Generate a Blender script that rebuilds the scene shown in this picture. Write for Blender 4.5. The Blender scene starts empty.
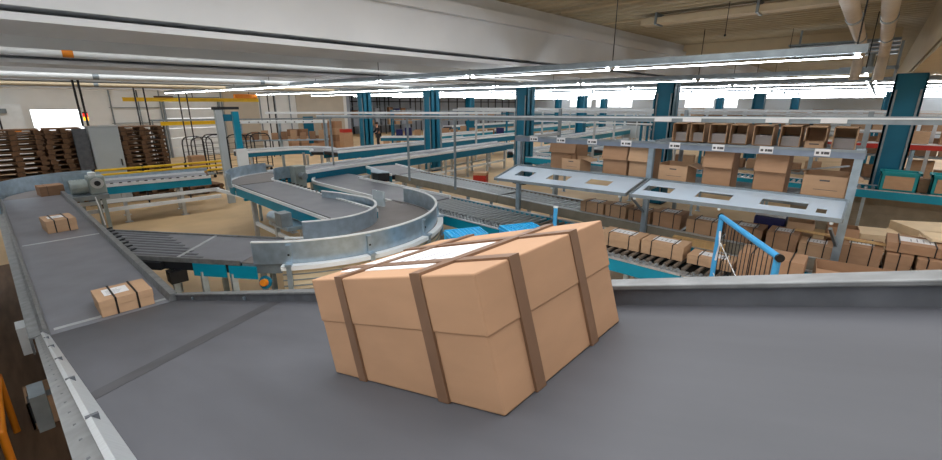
import bpy, bmesh, math, random
from mathutils import Vector, Matrix
random.seed(7)
SC = bpy.context.scene
COL = SC.collection
PI = math.pi
ORD = ['first', 'second', 'third', 'fourth', 'fifth', 'sixth', 'seventh', 'eighth', 'ninth', 'tenth', 'eleventh',
       'twelfth', 'thirteenth', 'fourteenth', 'fifteenth', 'sixteenth', 'seventeenth', 'eighteenth', 'nineteenth', 'twentieth']

# ------------------------------------------------------------------ materials
def lin(c):
    return tuple(((v / 255) / 12.92 if v / 255 <= .04045 else ((v / 255 + .055) / 1.055) ** 2.4) for v in c) + (1,)

def mat(name, rgb, rough=.6, metal=0., var=.12, scale=6., bump=0., stretch=(1, 1, 1), spec=.4, detail=4):
    m = bpy.data.materials.new(name); m.use_nodes = True
    nt = m.node_tree; b = nt.nodes['Principled BSDF']
    b.inputs['Roughness'].default_value = rough
    b.inputs['Metallic'].default_value = metal
    b.inputs['Specular IOR Level'].default_value = spec
    tc = nt.nodes.new('ShaderNodeTexCoord'); mp = nt.nodes.new('ShaderNodeMapping')
    mp.inputs['Scale'].default_value = stretch
    nz = nt.nodes.new('ShaderNodeTexNoise'); nz.inputs['Scale'].default_value = scale; nz.inputs['Detail'].default_value = detail
    nt.links.new(tc.outputs['Object'], mp.inputs['Vector']); nt.links.new(mp.outputs['Vector'], nz.inputs['Vector'])
    rp = nt.nodes.new('ShaderNodeValToRGB'); c = lin(rgb)
    rp.color_ramp.elements[0].position = .3; rp.color_ramp.elements[1].position = .72
    rp.color_ramp.elements[0].color = tuple(v * (1 - var) for v in c[:3]) + (1,)
    rp.color_ramp.elements[1].color = tuple(min(1, v * (1 + var)) for v in c[:3]) + (1,)
    nt.links.new(nz.outputs['Fac'], rp.inputs['Fac']); nt.links.new(rp.outputs['Color'], b.inputs['Base Color'])
    if bump:
        bp = nt.nodes.new('ShaderNodeBump'); bp.inputs['Strength'].default_value = bump; bp.inputs['Distance'].default_value = .01
        nt.links.new(nz.outputs['Fac'], bp.inputs['Height']); nt.links.new(bp.outputs['Normal'], b.inputs['Normal'])
    return m

def emit(name, rgb, s):
    m = bpy.data.materials.new(name); m.use_nodes = True; nt = m.node_tree
    for n in list(nt.nodes):
        if n.type != 'OUTPUT_MATERIAL': nt.nodes.remove(n)
    e = nt.nodes.new('ShaderNodeEmission'); e.inputs['Color'].default_value = lin(rgb); e.inputs['Strength'].default_value = s
    nt.links.new(e.outputs[0], nt.nodes['Material Output'].inputs[0])
    return m

M = {}
M['belt'] = mat('belt_rubber', (74, 75, 80), .55, 0, .13, 2.2, 0, (3, .5, 1), .35)
M['belt2'] = mat('belt_grey_rubber', (116, 118, 125), .34, 0, .12, 3, 0, (1, 1, 1), .4)
M['belt3'] = mat('belt_brownish_rubber', (124, 118, 116), .55, 0, .1, 3, 0)
M['streak'] = mat('belt_worn_streak', (58, 58, 61), .6, 0, .2, 5)
M['galv'] = mat('galvanised_steel', (170, 188, 202), .33, .7, .14, 9, .05)
M['galvd'] = mat('dull_galvanised_steel', (140, 150, 156), .45, .5, .16, 7, .05)
M['rail'] = mat('rail_steel', (128, 130, 131), .45, .45, .2, 14, .06)
M['raild'] = mat('dark_rail_steel', (98, 101, 107), .5, .4, .18, 10, .05)
M['alu'] = mat('brushed_aluminium', (196, 200, 203), .35, .6, .08, 12, 0, (1, 8, 1))
M['white'] = mat('white_painted_steel', (226, 230, 232), .45, 0, .05, 4)
M['tray'] = mat('pale_blue_grey_sheet', (204, 220, 236), .38, .15, .05, 2)
M['beam'] = mat('blue_grey_steel', (132, 144, 162), .45, .3, .08, 6)
M['teal'] = mat('teal_paint', (0, 136, 164), .42, 0, .08, 3)
M['tealdark'] = mat('dark_teal_paint', (0, 104, 134), .45, 0, .08, 2)
M['tealtub'] = mat('teal_plastic', (22, 148, 158), .45, 0, .06, 3)
M['blue'] = mat('bright_blue_paint', (66, 158, 214), .4, 0, .08, 5)
M['crate'] = mat('blue_plastic', (52, 180, 236), .4, 0, .06, 5)
M['roller'] = mat('roller_steel', (170, 176, 180), .3, .7, .1, 8)
M['rollerd'] = mat('worn_roller', (118, 108, 98), .5, .3, .15, 8)
M['dark'] = mat('dark_steel', (40, 42, 46), .5, .2, .15, 8)
M['black'] = mat('black_plastic', (22, 22, 24), .5, 0, .1, 8)
M['strap'] = mat('strapping_band', (34, 30, 28), .45, 0, .1, 8)
M['strapb'] = mat('brown_strapping_band', (112, 84, 64), .45, 0, .1, 8)
M['card'] = mat('cardboard', (168, 131, 101), .75, 0, .07, 5, .04, (1, 1, 3))
M['card2'] = mat('cardboard_pale', (186, 151, 119), .75, 0, .07, 5, .04, (1, 1, 3))
M['card3'] = mat('cardboard_dark', (142, 108, 82), .75, 0, .09, 5, .04, (1, 1, 3))
M['cardin'] = mat('cardboard_inside', (150, 108, 78), .8, 0, .08, 5)
M['cardpale'] = mat('cardboard_bleached', (232, 208, 172), .75, 0, .08, 5)
M['greyink'] = mat('grey_ink', (150, 150, 154), .7, 0, .1, 20)
M['paper'] = mat('white_paper', (226, 226, 228), .6, 0, .04, 9)
M['greypaper'] = mat('grey_paper', (176, 172, 172), .7, 0, .06, 9)
M['ink'] = mat('printed_ink', (84, 82, 84), .7, 0, .1, 20)
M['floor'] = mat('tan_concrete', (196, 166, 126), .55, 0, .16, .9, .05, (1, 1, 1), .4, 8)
M['boards'] = mat('dark_floor_boards', (104, 80, 60), .7, 0, .25, 3, .1, (5, .6, 1))  # brown holds the shade of the left floor, with a board-like grain
M['concrete'] = mat('painted_concrete', (208, 211, 215), .7, 0, .045, 1.3, .05)
M['deck'] = mat('ceiling_sheet', (186, 174, 148), .6, .1, .1, 2.5)
M['cream'] = mat('cream_paint', (206, 190, 160), .6, 0, .06, 3)
M['pipe'] = mat('pipe_lagging', (204, 192, 178), .55, 0, .08, 9)
M['wallw'] = mat('white_wall', (226, 227, 226), .7, 0, .05, 1.1)
M['wallb'] = mat('beige_wall', (190, 180, 164), .75, 0, .06, 1.2)
M['walld'] = mat('blue_grey_wall', (150, 158, 170), .75, 0, .1, .8)
M['wallf'] = mat('pale_panel_wall', (196, 208, 220), .6, 0, .06, .7)
M['yellow'] = mat('yellow_paint', (232, 190, 30), .45, 0, .08, 4)
M['orange'] = mat('orange_paint', (222, 130, 24), .5, 0, .08, 4)
M['red'] = mat('red_paint', (180, 46, 34), .5, 0, .08, 5)
M['navy'] = mat('navy_film', (38, 40, 92), .4, 0, .2, 7, .3)
M['wood'] = mat('pallet_wood', (112, 82, 58), .8, 0, .3, 5, .1, (1, 6, 1))
M['woodd'] = mat('old_pallet_wood', (78, 58, 44), .85, 0, .3, 5, .1, (1, 6, 1))
M['plank'] = mat('raw_plank', (206, 168, 116), .7, 0, .1, 4, 0, (1, 8, 1))
M['cab'] = mat('cabinet_grey', (176, 184, 188), .5, 0, .04, 2)
M['green'] = mat('machine_green_grey', (150, 160, 158), .45, .2, .12, 6)
M['skin'] = mat('skin', (190, 140, 112), .6, 0, .05, 5)
M['cloth'] = mat('dark_clothing', (30, 32, 40), .85, 0, .2, 12)
M['hair'] = mat('brown_hair', (52, 38, 30), .8, 0, .2, 20)
M['lamp'] = emit('lamp_tube', (244, 250, 255), 15.0)
M['tan'] = mat('tan_steel', (150, 140, 124), .5, .3, .12, 6)
M['amber'] = emit('amber_signal', (255, 170, 30), 1.5)
M['redlamp'] = emit('red_signal', (255, 40, 20), .8)
gl = bpy.data.materials.new('window_glass'); gl.use_nodes = True
gb = gl.node_tree.nodes['Principled BSDF']; gb.inputs['Transmission Weight'].default_value = 1
gb.inputs['Roughness'].default_value = .02; gb.inputs['IOR'].default_value = 1.05; gb.inputs['Base Color'].default_value = (.96, .98, 1, 1)
M['glass'] = gl
gp = bpy.data.materials.new('clear_plastic'); gp.use_nodes = True
gb = gp.node_tree.nodes['Principled BSDF']; gb.inputs['Transmission Weight'].default_value = .7
gb.inputs['Roughness'].default_value = .25; gb.inputs['IOR'].default_value = 1.1; gb.inputs['Base Color'].default_value = (.75, .82, .86, 1)
M['clear'] = gp

# ------------------------------------------------------------------ mesh helpers
class MB:
    def __init__(s): s.v = []; s.f = []
    def add(s, vs, fs):
        n = len(s.v); s.v += [tuple(p) for p in vs]; s.f += [tuple(i + n for i in f) for f in fs]; return s
    def hexa(s, p):   # 8 points: bottom 4 ccw, top 4 ccw
        return s.add(p, [(3, 2, 1, 0), (4, 5, 6, 7), (0, 1, 5, 4), (1, 2, 6, 5), (2, 3, 7, 6), (3, 0, 4, 7)])
    def box(s, x0, x1, y0, y1, z0, z1, m=None):
        p = [(x0, y0, z0), (x1, y0, z0), (x1, y1, z0), (x0, y1, z0), (x0, y0, z1), (x1, y0, z1), (x1, y1, z1), (x0, y1, z1)]
        if m is not None: p = [m @ Vector(q) for q in p]
        return s.hexa(p)
    def bar(s, a, b, w, h=None, up=(0, 0, 1)):   # rectangular bar from a to b
        h = h or w; a = Vector(a); b = Vector(b); d = (b - a).normalized(); up = Vector(up)
        if abs(d.dot(up)) > .98: up = Vector((0, 1, 0))
        l = up.cross(d).normalized() * w / 2; u = d.cross(l).normalized() * h / 2
        return s.hexa([a - l - u, b - l - u, b + l - u, a + l - u, a - l + u, b - l + u, b + l + u, a + l + u])
    def cyl(s, a, b, r, n=12, r2=None, caps=True):
        a = Vector(a); b = Vector(b); d = (b - a).normalized(); r2 = r if r2 is None else r2
        t = Vector((0, 0, 1)) if abs(d.z) < .9 else Vector((1, 0, 0))
        e = d.cross(t).normalized(); g = d.cross(e)
        vs = [a + (e * math.cos(2 * PI * i / n) + g * math.sin(2 * PI * i / n)) * r for i in range(n)]
        vs += [b + (e * math.cos(2 * PI * i / n) + g * math.sin(2 * PI * i / n)) * r2 for i in range(n)]
        fs = [(i, i + n, (i + 1) % n + n, (i + 1) % n) for i in range(n)]
        if caps: fs += [tuple(range(n)), tuple(range(2 * n - 1, n - 1, -1))]
        return s.add(vs, fs)
    def tube(s, pts, r, n=10):
        for a, b in zip(pts[:-1], pts[1:]): s.cyl(a, b, r, n)
        for p in pts[1:-1]: s.ball(p, r * 1.01, n)
        return s
    def ball(s, c, r, n=10, sz=None):
        c = Vector(c); sz = sz or (1, 1, 1); k = max(4, n // 2); vs = []; fs = []
        for j in range(k + 1):
            t = PI * j / k
            for i in range(n):
                a = 2 * PI * i / n
                vs.append(c + Vector((r * sz[0] * math.sin(t) * math.cos(a), r * sz[1] * math.sin(t) * math.sin(a), r * sz[2] * math.cos(t))))
        for j in range(k):
            for i in range(n):
                fs.append((j * n + i, (j + 1) * n + i, (j + 1) * n + (i + 1) % n, j * n + (i + 1) % n))
        return s.add(vs, fs)
    def prism(s, poly, z0, z1):
        n = len(poly); zf = (lambda z, p: z(p) if callable(z) else z)
        vs = [(p[0], p[1], zf(z0, p)) for p in poly] + [(p[0], p[1], zf(z1, p)) for p in poly]
        fs = [(i, (i + 1) % n, (i + 1) % n + n, i + n) for i in range(n)] + [tuple(range(n - 1, -1, -1)), tuple(range(n, 2 * n))]
        return s.add(vs, fs)
    def sweep(s, prof, path, closed=True):   # prof: (offset to the left, dz); path: xyz points
        P = [Vector(p) for p in path]; n = len(P); k = len(prof); vs = []
        for i, p in enumerate(P):
            d0 = (P[i] - P[i - 1]) if i else (P[1] - P[0]); d1 = (P[i + 1] - P[i]) if i < n - 1 else d0
            d0 = Vector((d0.x, d0.y)).normalized(); d1 = Vector((d1.x, d1.y)).normalized()
            n0 = Vector((-d0.y, d0.x)); n1 = Vector((-d1.y, d1.x)); m = (n0 + n1).normalized(); m = m / max(.5, m.dot(n0))
            for o, z in prof: vs.append((p.x + m.x * o, p.y + m.y * o, p.z + z))
        fs = []
        for i in range(n - 1):
            for j in range(k):
                j2 = (j + 1) % k
                fs.append((i * k + j, i * k + j2, (i + 1) * k + j2, (i + 1) * k + j))
        fs += [tuple(range(k - 1, -1, -1)), tuple((n - 1) * k + j for j in range(k))]
        return s.add(vs, fs)
    def rect(s, path, o0, o1, z0, z1):
        return s.sweep([(o0, z0), (o1, z0), (o1, z1), (o0, z1)], path)
    def build(s, name, m, parent=None, bevel=0, smooth=False, kind=None):
        me = bpy.data.meshes.new(name)
        off = parent.matrix_world.inverted() if parent else None
        me.from_pydata(s.v, [], s.f); me.materials.append(M[m] if isinstance(m, str) else m)
        bm = bmesh.new(); bm.from_mesh(me); bmesh.ops.recalc_face_normals(bm, faces=bm.faces); bm.to_mesh(me); bm.free()
        if smooth:
            for p in me.polygons: p.use_smooth = True
            me.set_sharp_from_angle(angle=.7)
        o = bpy.data.objects.new(name, me); COL.objects.link(o)
        if parent: o.parent = parent
        if kind: o['kind'] = kind
        if bevel:
            b = o.modifiers.new('bevel', 'BEVEL'); b.width = bevel; b.segments = 2; b.limit_method = 'ANGLE'
        return o

def thing(name, label, cat, loc=(0, 0, 0), rz=0, group=None, rot=None):
    o = bpy.data.objects.new(name, None); COL.objects.link(o); o.empty_display_size = .1
    o.location = loc; o.rotation_euler = rot or (0, 0, rz); o['label'] = label; o['category'] = cat
    if group: o['group'] = group
    return o
def tag(o, label, cat, group=None):
    o['label'] = label; o['category'] = cat
    if group: o['group'] = group
    return o
def dup(root, loc, rz=0, label=None, group=None, rot=None, scale=None):
    r = root.copy(); COL.objects.link(r); r.location = loc; r.rotation_euler = rot or (0, 0, rz)
    if scale: r.scale = scale
    if label: r['label'] = label
    if group: r['group'] = group
    for ch in list(root.children):
        c = ch.copy(); COL.objects.link(c); c.parent = r
        for g in list(ch.children):
            d = g.copy(); COL.objects.link(d); d.parent = c
    return r
def struct(name, mb, m, bevel=0):
    o = mb.build(name, m, None, bevel); o['kind'] = 'structure'; return o
def arc(cx, cy, r, a0, a1, z, n=18):
    return [(cx + r * math.cos(math.radians(a0 + (a1 - a0) * i / n)), cy + r * math.sin(math.radians(a0 + (a1 - a0) * i / n)), z) for i in range(n + 1)]
def lerp(a, b, t): return tuple(a[i] + (b[i] - a[i]) * t for i in range(len(a)))

# the path meshes are written in world coordinates, their things stay at an Empty whose origin is only a label point:
# parts are shifted into the Empty's space here
class LB(MB):
    """mesh in world coordinates that ends up in the local space of its thing"""
    def build(s, name, m, parent=None, bevel=0, smooth=False, kind=None):
        p = parent; base = Vector((0, 0, 0)); rz = 0
        while p is not None:
            base = base + Vector(p.location); p = p.parent
        s.v = [tuple(Vector(v) - base) for v in s.v]
        return MB.build(s, name, m, parent, bevel, smooth, kind)

# ------------------------------------------------------------------ setting
f = MB(); f.box(-2, 60, -14, 41, -.2, 0); struct('floor', f, 'floor')
f = MB(); f.box(-1.75, .6, 1.5, 12, .0, .012); struct('floor_boards', f, 'boards')  # dark patch: shade on the floor beside the belt, put into its colour
# corrugated roof sheet, ribs along Y
prof = []
x = -1.75
while x < 60:
    prof += [(x, 4.6), (x + .09, 4.6), (x + .13, 4.68), (x + .21, 4.68)]; x += .25
c = MB()
bays = [(-13.2, -5.2, -9), (-3.0, -.6, -9), (-.6, 3.7, 5.0), (3.7, 7.3, -9), (8.0, 12.4, -9), (13.6, 17.6, -9), (18.7, 22.7, -9), (23.8, 27.3, -9), (28.1, 32.8, -9), (34.5, 41, -9)]   # sheets; the gaps are unseen openings added to let in more daylight
for k, (ya, yb, xa) in enumerate(bays):
    pr = [p for p in prof if p[0] > xa]; n = len(pr)
    vs = [(p[0], ya, p[1]) for p in pr] + [(p[0], yb, p[1]) for p in pr] + [(p[0], ya, 4.8) for p in pr] + [(p[0], yb, 4.8) for p in pr]
    fs = [(i, i + 1, i + 1 + n, i + n) for i in range(n - 1)] + [(i + 2 * n, i + 3 * n, i + 1 + 3 * n, i + 1 + 2 * n) for i in range(n - 1)]
    fs += [(i, i + 2 * n, i + 1 + 2 * n, i + 1) for i in range(n - 1)] + [(i + n, i + 1 + n, i + 1 + 3 * n, i + 3 * n) for i in range(n - 1)]
    c.add(vs, fs)
struct('ceiling', c, 'deck')
b = MB(); b.box(-2.0, -1.75, -13.3, 30.3, 0, 4.8); struct('wall_front', b, 'wallw')
# concrete beams along X, one per column line
BY = [-1.5, 4.4, 9.6, 14.75, 19.9, 25.05]
for k, y in enumerate(BY):
    w = 1.1
    sk = .84 if k else .0
    pth = [(-1.7 if k else 2.0, y + sk * (15.7 / 14 if k else 1), 0), (14, y, 0), (58, y, 0)]
    b = MB(); b.rect(pth, 0, w, 3.75, 4.6); b.rect(pth, .35, w - .35, 3.70, 3.75); b.rect(pth, 0.0, w, 3.64, 3.70)
    b.rect(pth, -.09, 0, 4.26, 4.42)
    struct('trim_%d' % (k + 1), b, 'cream' if k == 0 else 'concrete')
b = MB(); b.box(13.9, 14.3, -.1, 4.6, 4.22, 4.6); struct('trim_7', b, 'cream')
# walls
def wall_with_holes(name, m, axis, pos, t, a0, a1, z0, z1, holes):
    b = MB(); cuts = sorted(set([a0, a1] + [h[0] for h in holes] + [h[1] for h in holes]))
    for u0, u1 in zip(cuts[:-1], cuts[1:]):
        hs = sorted([(h[2], h[3]) for h in holes if h[0] <= u0 + 1e-6 and h[1] >= u1 - 1e-6]); z = z0
        for q0, q1 in hs + [(z1, z1)]:
            if q0 - z > 1e-4:
                if axis == 'y': b.box(u0, u1, pos, pos + t, z, q0)
                else: b.box(pos, pos + t, u0, u1, z, q0)
            z = q1
    return struct(name, b, m)
wall_with_holes('wall_left', 'wallw', 'y', 30, .3, -1.75, 19.2, 0, 4.6, [(1.85, 3.8, .9, 2.80), (7.4, 10.2, 0, 3.3)])
b = MB(); b.box(19.2, 19.5, 30, 40, 0, 4.6); struct('wall_corner', b, 'walld')
b = MB(); b.box(19.2, 58, 40, 40.3, 0, 4.6); struct('wall_back', b, 'walld')
b = MB()
for i in range(24): b.box(20 + 1.55 * i, 20.09 + 1.55 * i, 39.9, 40, 0, 4.6)
b.box(19.5, 57, 39.92, 40, 3.2, 3.3); struct('trim_9', b, 'dark')
FH = []
for y0, y1 in [(29.2, 32.6), (23.5, 28.6), (14.0, 17.2), (11.6, 13.6)]: FH.append((y0, y1, 2.55, 3.9))
b = MB(); b.box(-1.75, 57, -13.3, -13, 0, 4.6); struct('wall_right', b, 'wallw')
wall_with_holes('wall_far', 'wallf', 'x', 57, .3, -14, 40, 0, 4.6, FH)
# beige cladding and door of the left wall
b = MB(); b.box(10.5, 12.6, 29.94, 30, 0, 4.6); b.box(15.2, 18.9, 29.94, 30, 0, 4.6); struct('wall_panel', b, 'wallb')
b = MB()
for x in (5.0, 6.2, 7.2, 10.4, 12.7, 13.7, 14.7): b.box(x - .03, x + .03, 29.88, 29.94, 0, 4.6)
for z in (1.2, 2.0, 2.8): b.box(4.9, 7.2, 29.91, 29.95, z, z + .03)
struct('trim_8', b, 'galvd')
def window(name, axis, pos, a0, a1, z0, z1, nv, nh=1, fm='white'):
    r = bpy.data.objects.new(name, None); COL.objects.link(r); r['kind'] = 'structure'
    fr = MB(); w = .06
    def bx(u0, u1, q0, q1, t0, t1, mb):
        if axis == 'y': mb.box(u0, u1, pos + t0, pos + t1, q0, q1)
        else: mb.box(pos + t0, pos + t1, u0, u1, q0, q1)
    bx(a0, a1, z0, z0 + w, .05, .15, fr); bx(a0, a1, z1 - w, z1, .05, .15, fr)
    for i in range(nv + 1):
        u = a0 + (a1 - a0 - w) * i / nv; bx(u, u + w, z0, z1, .05, .15, fr)
    for i in range(1, nh): 
        q = z0 + (z1 - z0) * i / nh; bx(a0, a1, q, q + .04, .05, .15, fr)
    fr.build('window_frame', fm, r)
    g = MB(); bx(a0, a1, z0, z1, .09, .10, g); g.build('window_pane', 'glass', r)
window('window_1', 'y', 30, 1.85, 3.8, .9, 2.80, 1, 2)
for k, h in enumerate(FH): window('window_%d' % (k + 2), 'x', 57, *h, 3)
# big sectional door, closed, with white panels
r = bpy.data.objects.new('door_1', None); COL.objects.link(r); r['kind'] = 'structure'
p = MB()
for i in range(6): p.box(7.4, 10.2, 30.08, 30.12, .55 * i, .55 * i + .54)
p.build('door_panel', 'white', r)
p = MB(); p.box(7.3, 7.4, 29.9, 30.1, 0, 3.4); p.box(10.2, 10.3, 29.9, 30.1, 0, 3.4); p.box(7.3, 10.3, 29.9, 30.1, 3.3, 3.4); p.build('door_frame', 'galvd', r)
r = bpy.data.objects.new('door_2', None); COL.objects.link(r); r['kind'] = 'structure'
p = MB(); p.box(15.55, 16.3, 29.88, 29.93, .02, 2.15); p.build('door_panel', 'tealdark', r)
p = MB(); p.cyl((15.65, 29.88, 1.05), (15.65, 29.8, 1.05), .02, 8); p.bar((15.65, 29.81, 1.05), (15.78, 29.81, 1.05), .02); p.build('door_handle', 'alu', r)

# ------------------------------------------------------------------ columns
def column(X, y, label, main=True):
    t = thing('column', label, 'column', (X, y, 0), 0, 'teal columns')
    w = .26
    s = MB(); s.box(-w, w, -w, -w + .035, 0, 3.62); s.box(-w, w, w - .035, w, 0, 3.62); s.box(-.02 if not main else -w, .02 if not main else -w + .03, -w, w, 0, 3.62)
    s.box(-.05, .05, -w, w, 0, 3.62); s.build('shaft', 'tealdark' , t)
    s = MB(); s.box(-.28, .28, -.28, .28, 0, .025); s.build('base_plate', 'dark', t)
    s = MB(); s.box(-.25, .25, -.25, .25, 3.6, 3.64); s.build('cap_plate', 'tealdark', t)
    if main:
        for yy in (-.2, .2):
            s = MB(); s.box(-w - .03, -w - .002, yy - .018, yy + .018, .3, 3.3); s.build('cable_conduit', 'galvd', t)
    return t
names = ['beside the brown cartons at right', 'behind the upper row of cartons', 'behind the low end of the pale tray rack', 'left of the pale tray rack', 'by the shelves of brown goods', 'past the parcel stacks']
for k in range(5): column(14, -.43 + 5.15 * k, 'teal steel column in the near row, ' + names[k])
for k in range(7): column(28, -.43 + 5.15 * k, 'teal steel column in the second row, %s counted from the right' % ORD[k], False)
for k in range(7): column(42, -.43 + 5.15 * k, 'small far teal column in the third row, %s counted from the right' % ORD[k], False)

# ------------------------------------------------------------------ lights
def light_row(X, y0, y1, z, label):
    t = thing('light_row', label, 'ceiling light', (X, y0, z), 0, 'rows of ceiling lights')
    L = y1 - y0
    s = MB(); s.box(-.04, .04, 0, L, .05, .13); s.box(-.055, .055, 0, L, .04, .05); s.build('trunking', 'galvd', t)
    nseg = max(1, round(L / 3.0)); q = L / nseg
    tm = None
    for i in range(nseg):
        if tm is None:
            s = MB(); s.box(-.0065, .0065, .04, q - .04, -.01, .003); s.box(-.008, .008, .06, .1, .012, .04); s.box(-.008, .008, q - .1, q - .06, .012, .04); o = s.build('light_tube', 'lamp', t); tm = o
        else:
            o = tm.copy(); COL.objects.link(o); o.parent = t
        o.location = (0, q * i, 0)
    rm = None
    for i in range(nseg + 1):
        if rm is None:
            s = MB(); s.cyl((0, 0, .13), (0, 0, 4.598 - z), .008, 6); rm = s.build('suspension_rod', 'dark', t); o = rm
        else:
            o = rm.copy(); COL.objects.link(o); o.parent = t
        o.location = (0, min(max(q * i, .1), L - .1), 0)
    return t
LX = [6.8, 11.3, 15.3, 18.55, 22.05, 25.3, 30.05, 35.05, 41.05, 48.05]
for k, X in enumerate(LX):
    light_row(X, .2 if k < 2 else -9, 27 if k < 2 else 28, 3.51, 'long hanging line of white strip lights, %s out from the big boxed parcel' % ORD[k])
for k, (X, y0, y1) in enumerate([(3.3, -10, -1.2), (-1.2, 5.8, 24)]):  # two rows out of view, added to brighten the hall
    light_row(X, y0, y1, 3.51, ['hanging line of strip lights over the upper end of the inclined belt', 'hanging line of strip lights along the front wall'][k])

# ------------------------------------------------------------------ ceiling services
def pipe(name, label, pts, r, m='pipe', collars=(), cm='galvd'):
    t = thing(name, label, 'pipe', pts[0])
    s = LB(); s.tube(pts, r, 14); s.build('pipe_run', m, t, smooth=True)
    for c in collars:
        a = Vector(lerp(pts[0], pts[1], c)); b = a + (Vector(pts[1]) - Vector(pts[0])).normalized() * .12
        s = LB(); s.cyl(a, b, r * 1.12, 14); s.build('pipe_collar', cm, t, smooth=True)
pipe('ceiling_pipe', 'thick lagged pipe under the roof, left of the pair', [(3.0, .42, 4.02), (10.4, .42, 4.02), (10.8, .42, 3.85), (10.8, .42, 3.42)], .078, 'pipe', (.3, .6, .9))
pipe('ceiling_pipe', 'thick lagged pipe under the roof, nearer the dark side beam', [(3.0, .1, 4.02), (10.7, .1, 4.02), (11.1, .1, 3.85), (11.1, .1, 3.42)], .078, 'pipe', (.3, .6, .9))
pipe('ceiling_pipe', 'white pipe running under the second concrete beam with an orange band', [(-1.7, 8.9, 3.69), (13.5, 7.9, 3.66)], .045, 'white', (.18,), 'orange')
pipe('ceiling_pipe', 'white pipe slung below the third concrete beam', [(-1.7, 14.2, 3.63), (13.5, 13.2, 3.6)], .06, 'white', (.25, .5))
pipe('ceiling_pipe', 'thin cream pipe slung before the fourth beam', [(-1.7, 19.4, 3.6), (13.5, 18.4, 3.6)], .06, 'cream', (.3,))
b = LB(); t = thing('cable_duct', 'cream box duct hung on the roof sheet above the light lines', 'duct', (8.9, -1, 4.4))
b.box(8.75, 9.05, -1.2, 3.6, 4.42, 4.52); b.build('duct_body', 'cream', t)
for y in (0, 1.7, 3.3):
    b = LB(); b.box(8.72, 9.08, y, y + .04, 4.40, 4.6); b.build('duct_hanger', 'galvd', t)
t = thing('cable_tray', 'stack of silver cable trays under the roof beside the lagged pipes', 'cable tray', (12.2, -.1, 4.0))
for i in range(4):
    b = LB(); z = 3.98 + .085 * i; b.box(12.6, 13.0, -.1, 1.75, z, z + .01)
    b.box(12.6, 12.62, -.1, 1.75, z, z + .04); b.box(12.98, 13.0, -.1, 1.75, z, z + .04); b.build('tray_level', 'galvd', t)
for y in (0.05, 1.6):
    b = LB(); b.box(13.01, 13.04, y - .02, y + .02, 3.96, 4.6); b.box(12.6, 13.04, y - .02, y + .02, 3.96, 3.978); b.build('tray_hanger', 'galvd', t)
t = thing('pipe_bracket', 'dark bracket and valve hanging below the pipe ends by the side beam', 'bracket', (11.6, -.1, 3.6))
b = LB(); b.box(11.5, 11.56, -.15, .7, 3.62, 3.68); b.box(11.5, 11.54, -.14, -.10, 3.4, 4.1); b.build('bracket_frame', 'galvd', t)
b = LB(); b.cyl((11.53, .26, 3.68), (11.53, .26, 3.9), .05, 10); b.build('valve', 'galvd', t)
for k, (x, y, w) in enumerate([(6.0, 2.2, 'over the moving parcel'), (7.6, 1.2, 'nearer the lagged pipes')]):
    t = thing('sprinkler_pipe', 'thin pale conduit on the roof sheet ' + w, 'conduit', (x, y, 4.55))
    b = LB(); b.cyl((x + 1.4, -1, 4.56), (x + 1.4, 4.5, 4.56), .018, 8); b.build('conduit_run', 'cream', t)
    b = LB(); b.box(x + 1.34, x + 1.46, y, y + .12, 4.5, 4.58); b.build('junction_box', 'galvd', t)
for k, (x, y) in enumerate([(8.6, 2.1), (12.5, 1.7)]):
    b = MB(); b.cyl((x, y, 4.1), (x, y, 4.6), .006, 6); b.ball((x, y, 4.09), .02, 8)
    tag(b.build('pull_cord', 'dark'), 'thin dark cord hanging from the roof sheet, ' + ('by the cream duct' if k == 0 else 'further back'), 'cord')

# ------------------------------------------------------------------ main belt
ZB = 1.0; Y0 = 5.15; SL = .30
def zi(y): return ZB + SL * (Y0 - y)
YE = -1.3
t = thing('inclined_belt_conveyor', 'wide dark inclined belt conveyor carrying the big strapped parcel', 'conveyor', (.6, 2, 0))
def nx(y): return .098 - .007 * y
def fx(y): return 1.05 + .037 * (5.3 - y)
b = LB(); poly = [(nx(YE), YE), (fx(YE), YE), (fx(Y0), Y0), (nx(Y0), Y0)]
b.prism(poly, lambda p: zi(p[1]) - .02, lambda p: zi(p[1])); b.build('belt', 'belt', t)
b = LB(); b.prism([(nx(YE) + .02, YE + .02), (fx(YE) - .02, YE + .02), (fx(Y0), Y0), (nx(Y0), Y0)], lambda p: zi(p[1]) - .22, lambda p: zi(p[1]) - .025); b.build('bed_pan', 'galvd', t)
# darker worn band running across the belt
b = LB(); b.prism([(nx(2.2), 2.05), (nx(2.2), 1.9), (fx(3.3), 2.72), (fx(3.3), 2.9)], lambda p: zi(p[1]) + .0005, lambda p: zi(p[1]) + .0012); b.build('belt_seam', 'streak', t)
# far rail
pts = [(fx(y), y, zi(y)) for y in (Y0 + .12, 3, 1, YE)]
b = LB(); b.sweep([(0, -.16), (.02, -.16), (.02, .052), (0, .052)], pts); b.build('rail_web', 'raild', t)
b = LB(); b.sweep([(-.012, .052), (.06, .052), (.06, .068), (-.012, .068)], pts); b.build('rail_cap', 'rail', t, .004)
for k in range(5):
    y = 4.6 - 1.25 * k; b = LB(); x = fx(y); b.box(x - .016, x - .002, y - .012, y + .012, zi(y) + .015, zi(y) + .035); b.build('rail_bolt', 'galv', t)
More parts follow.
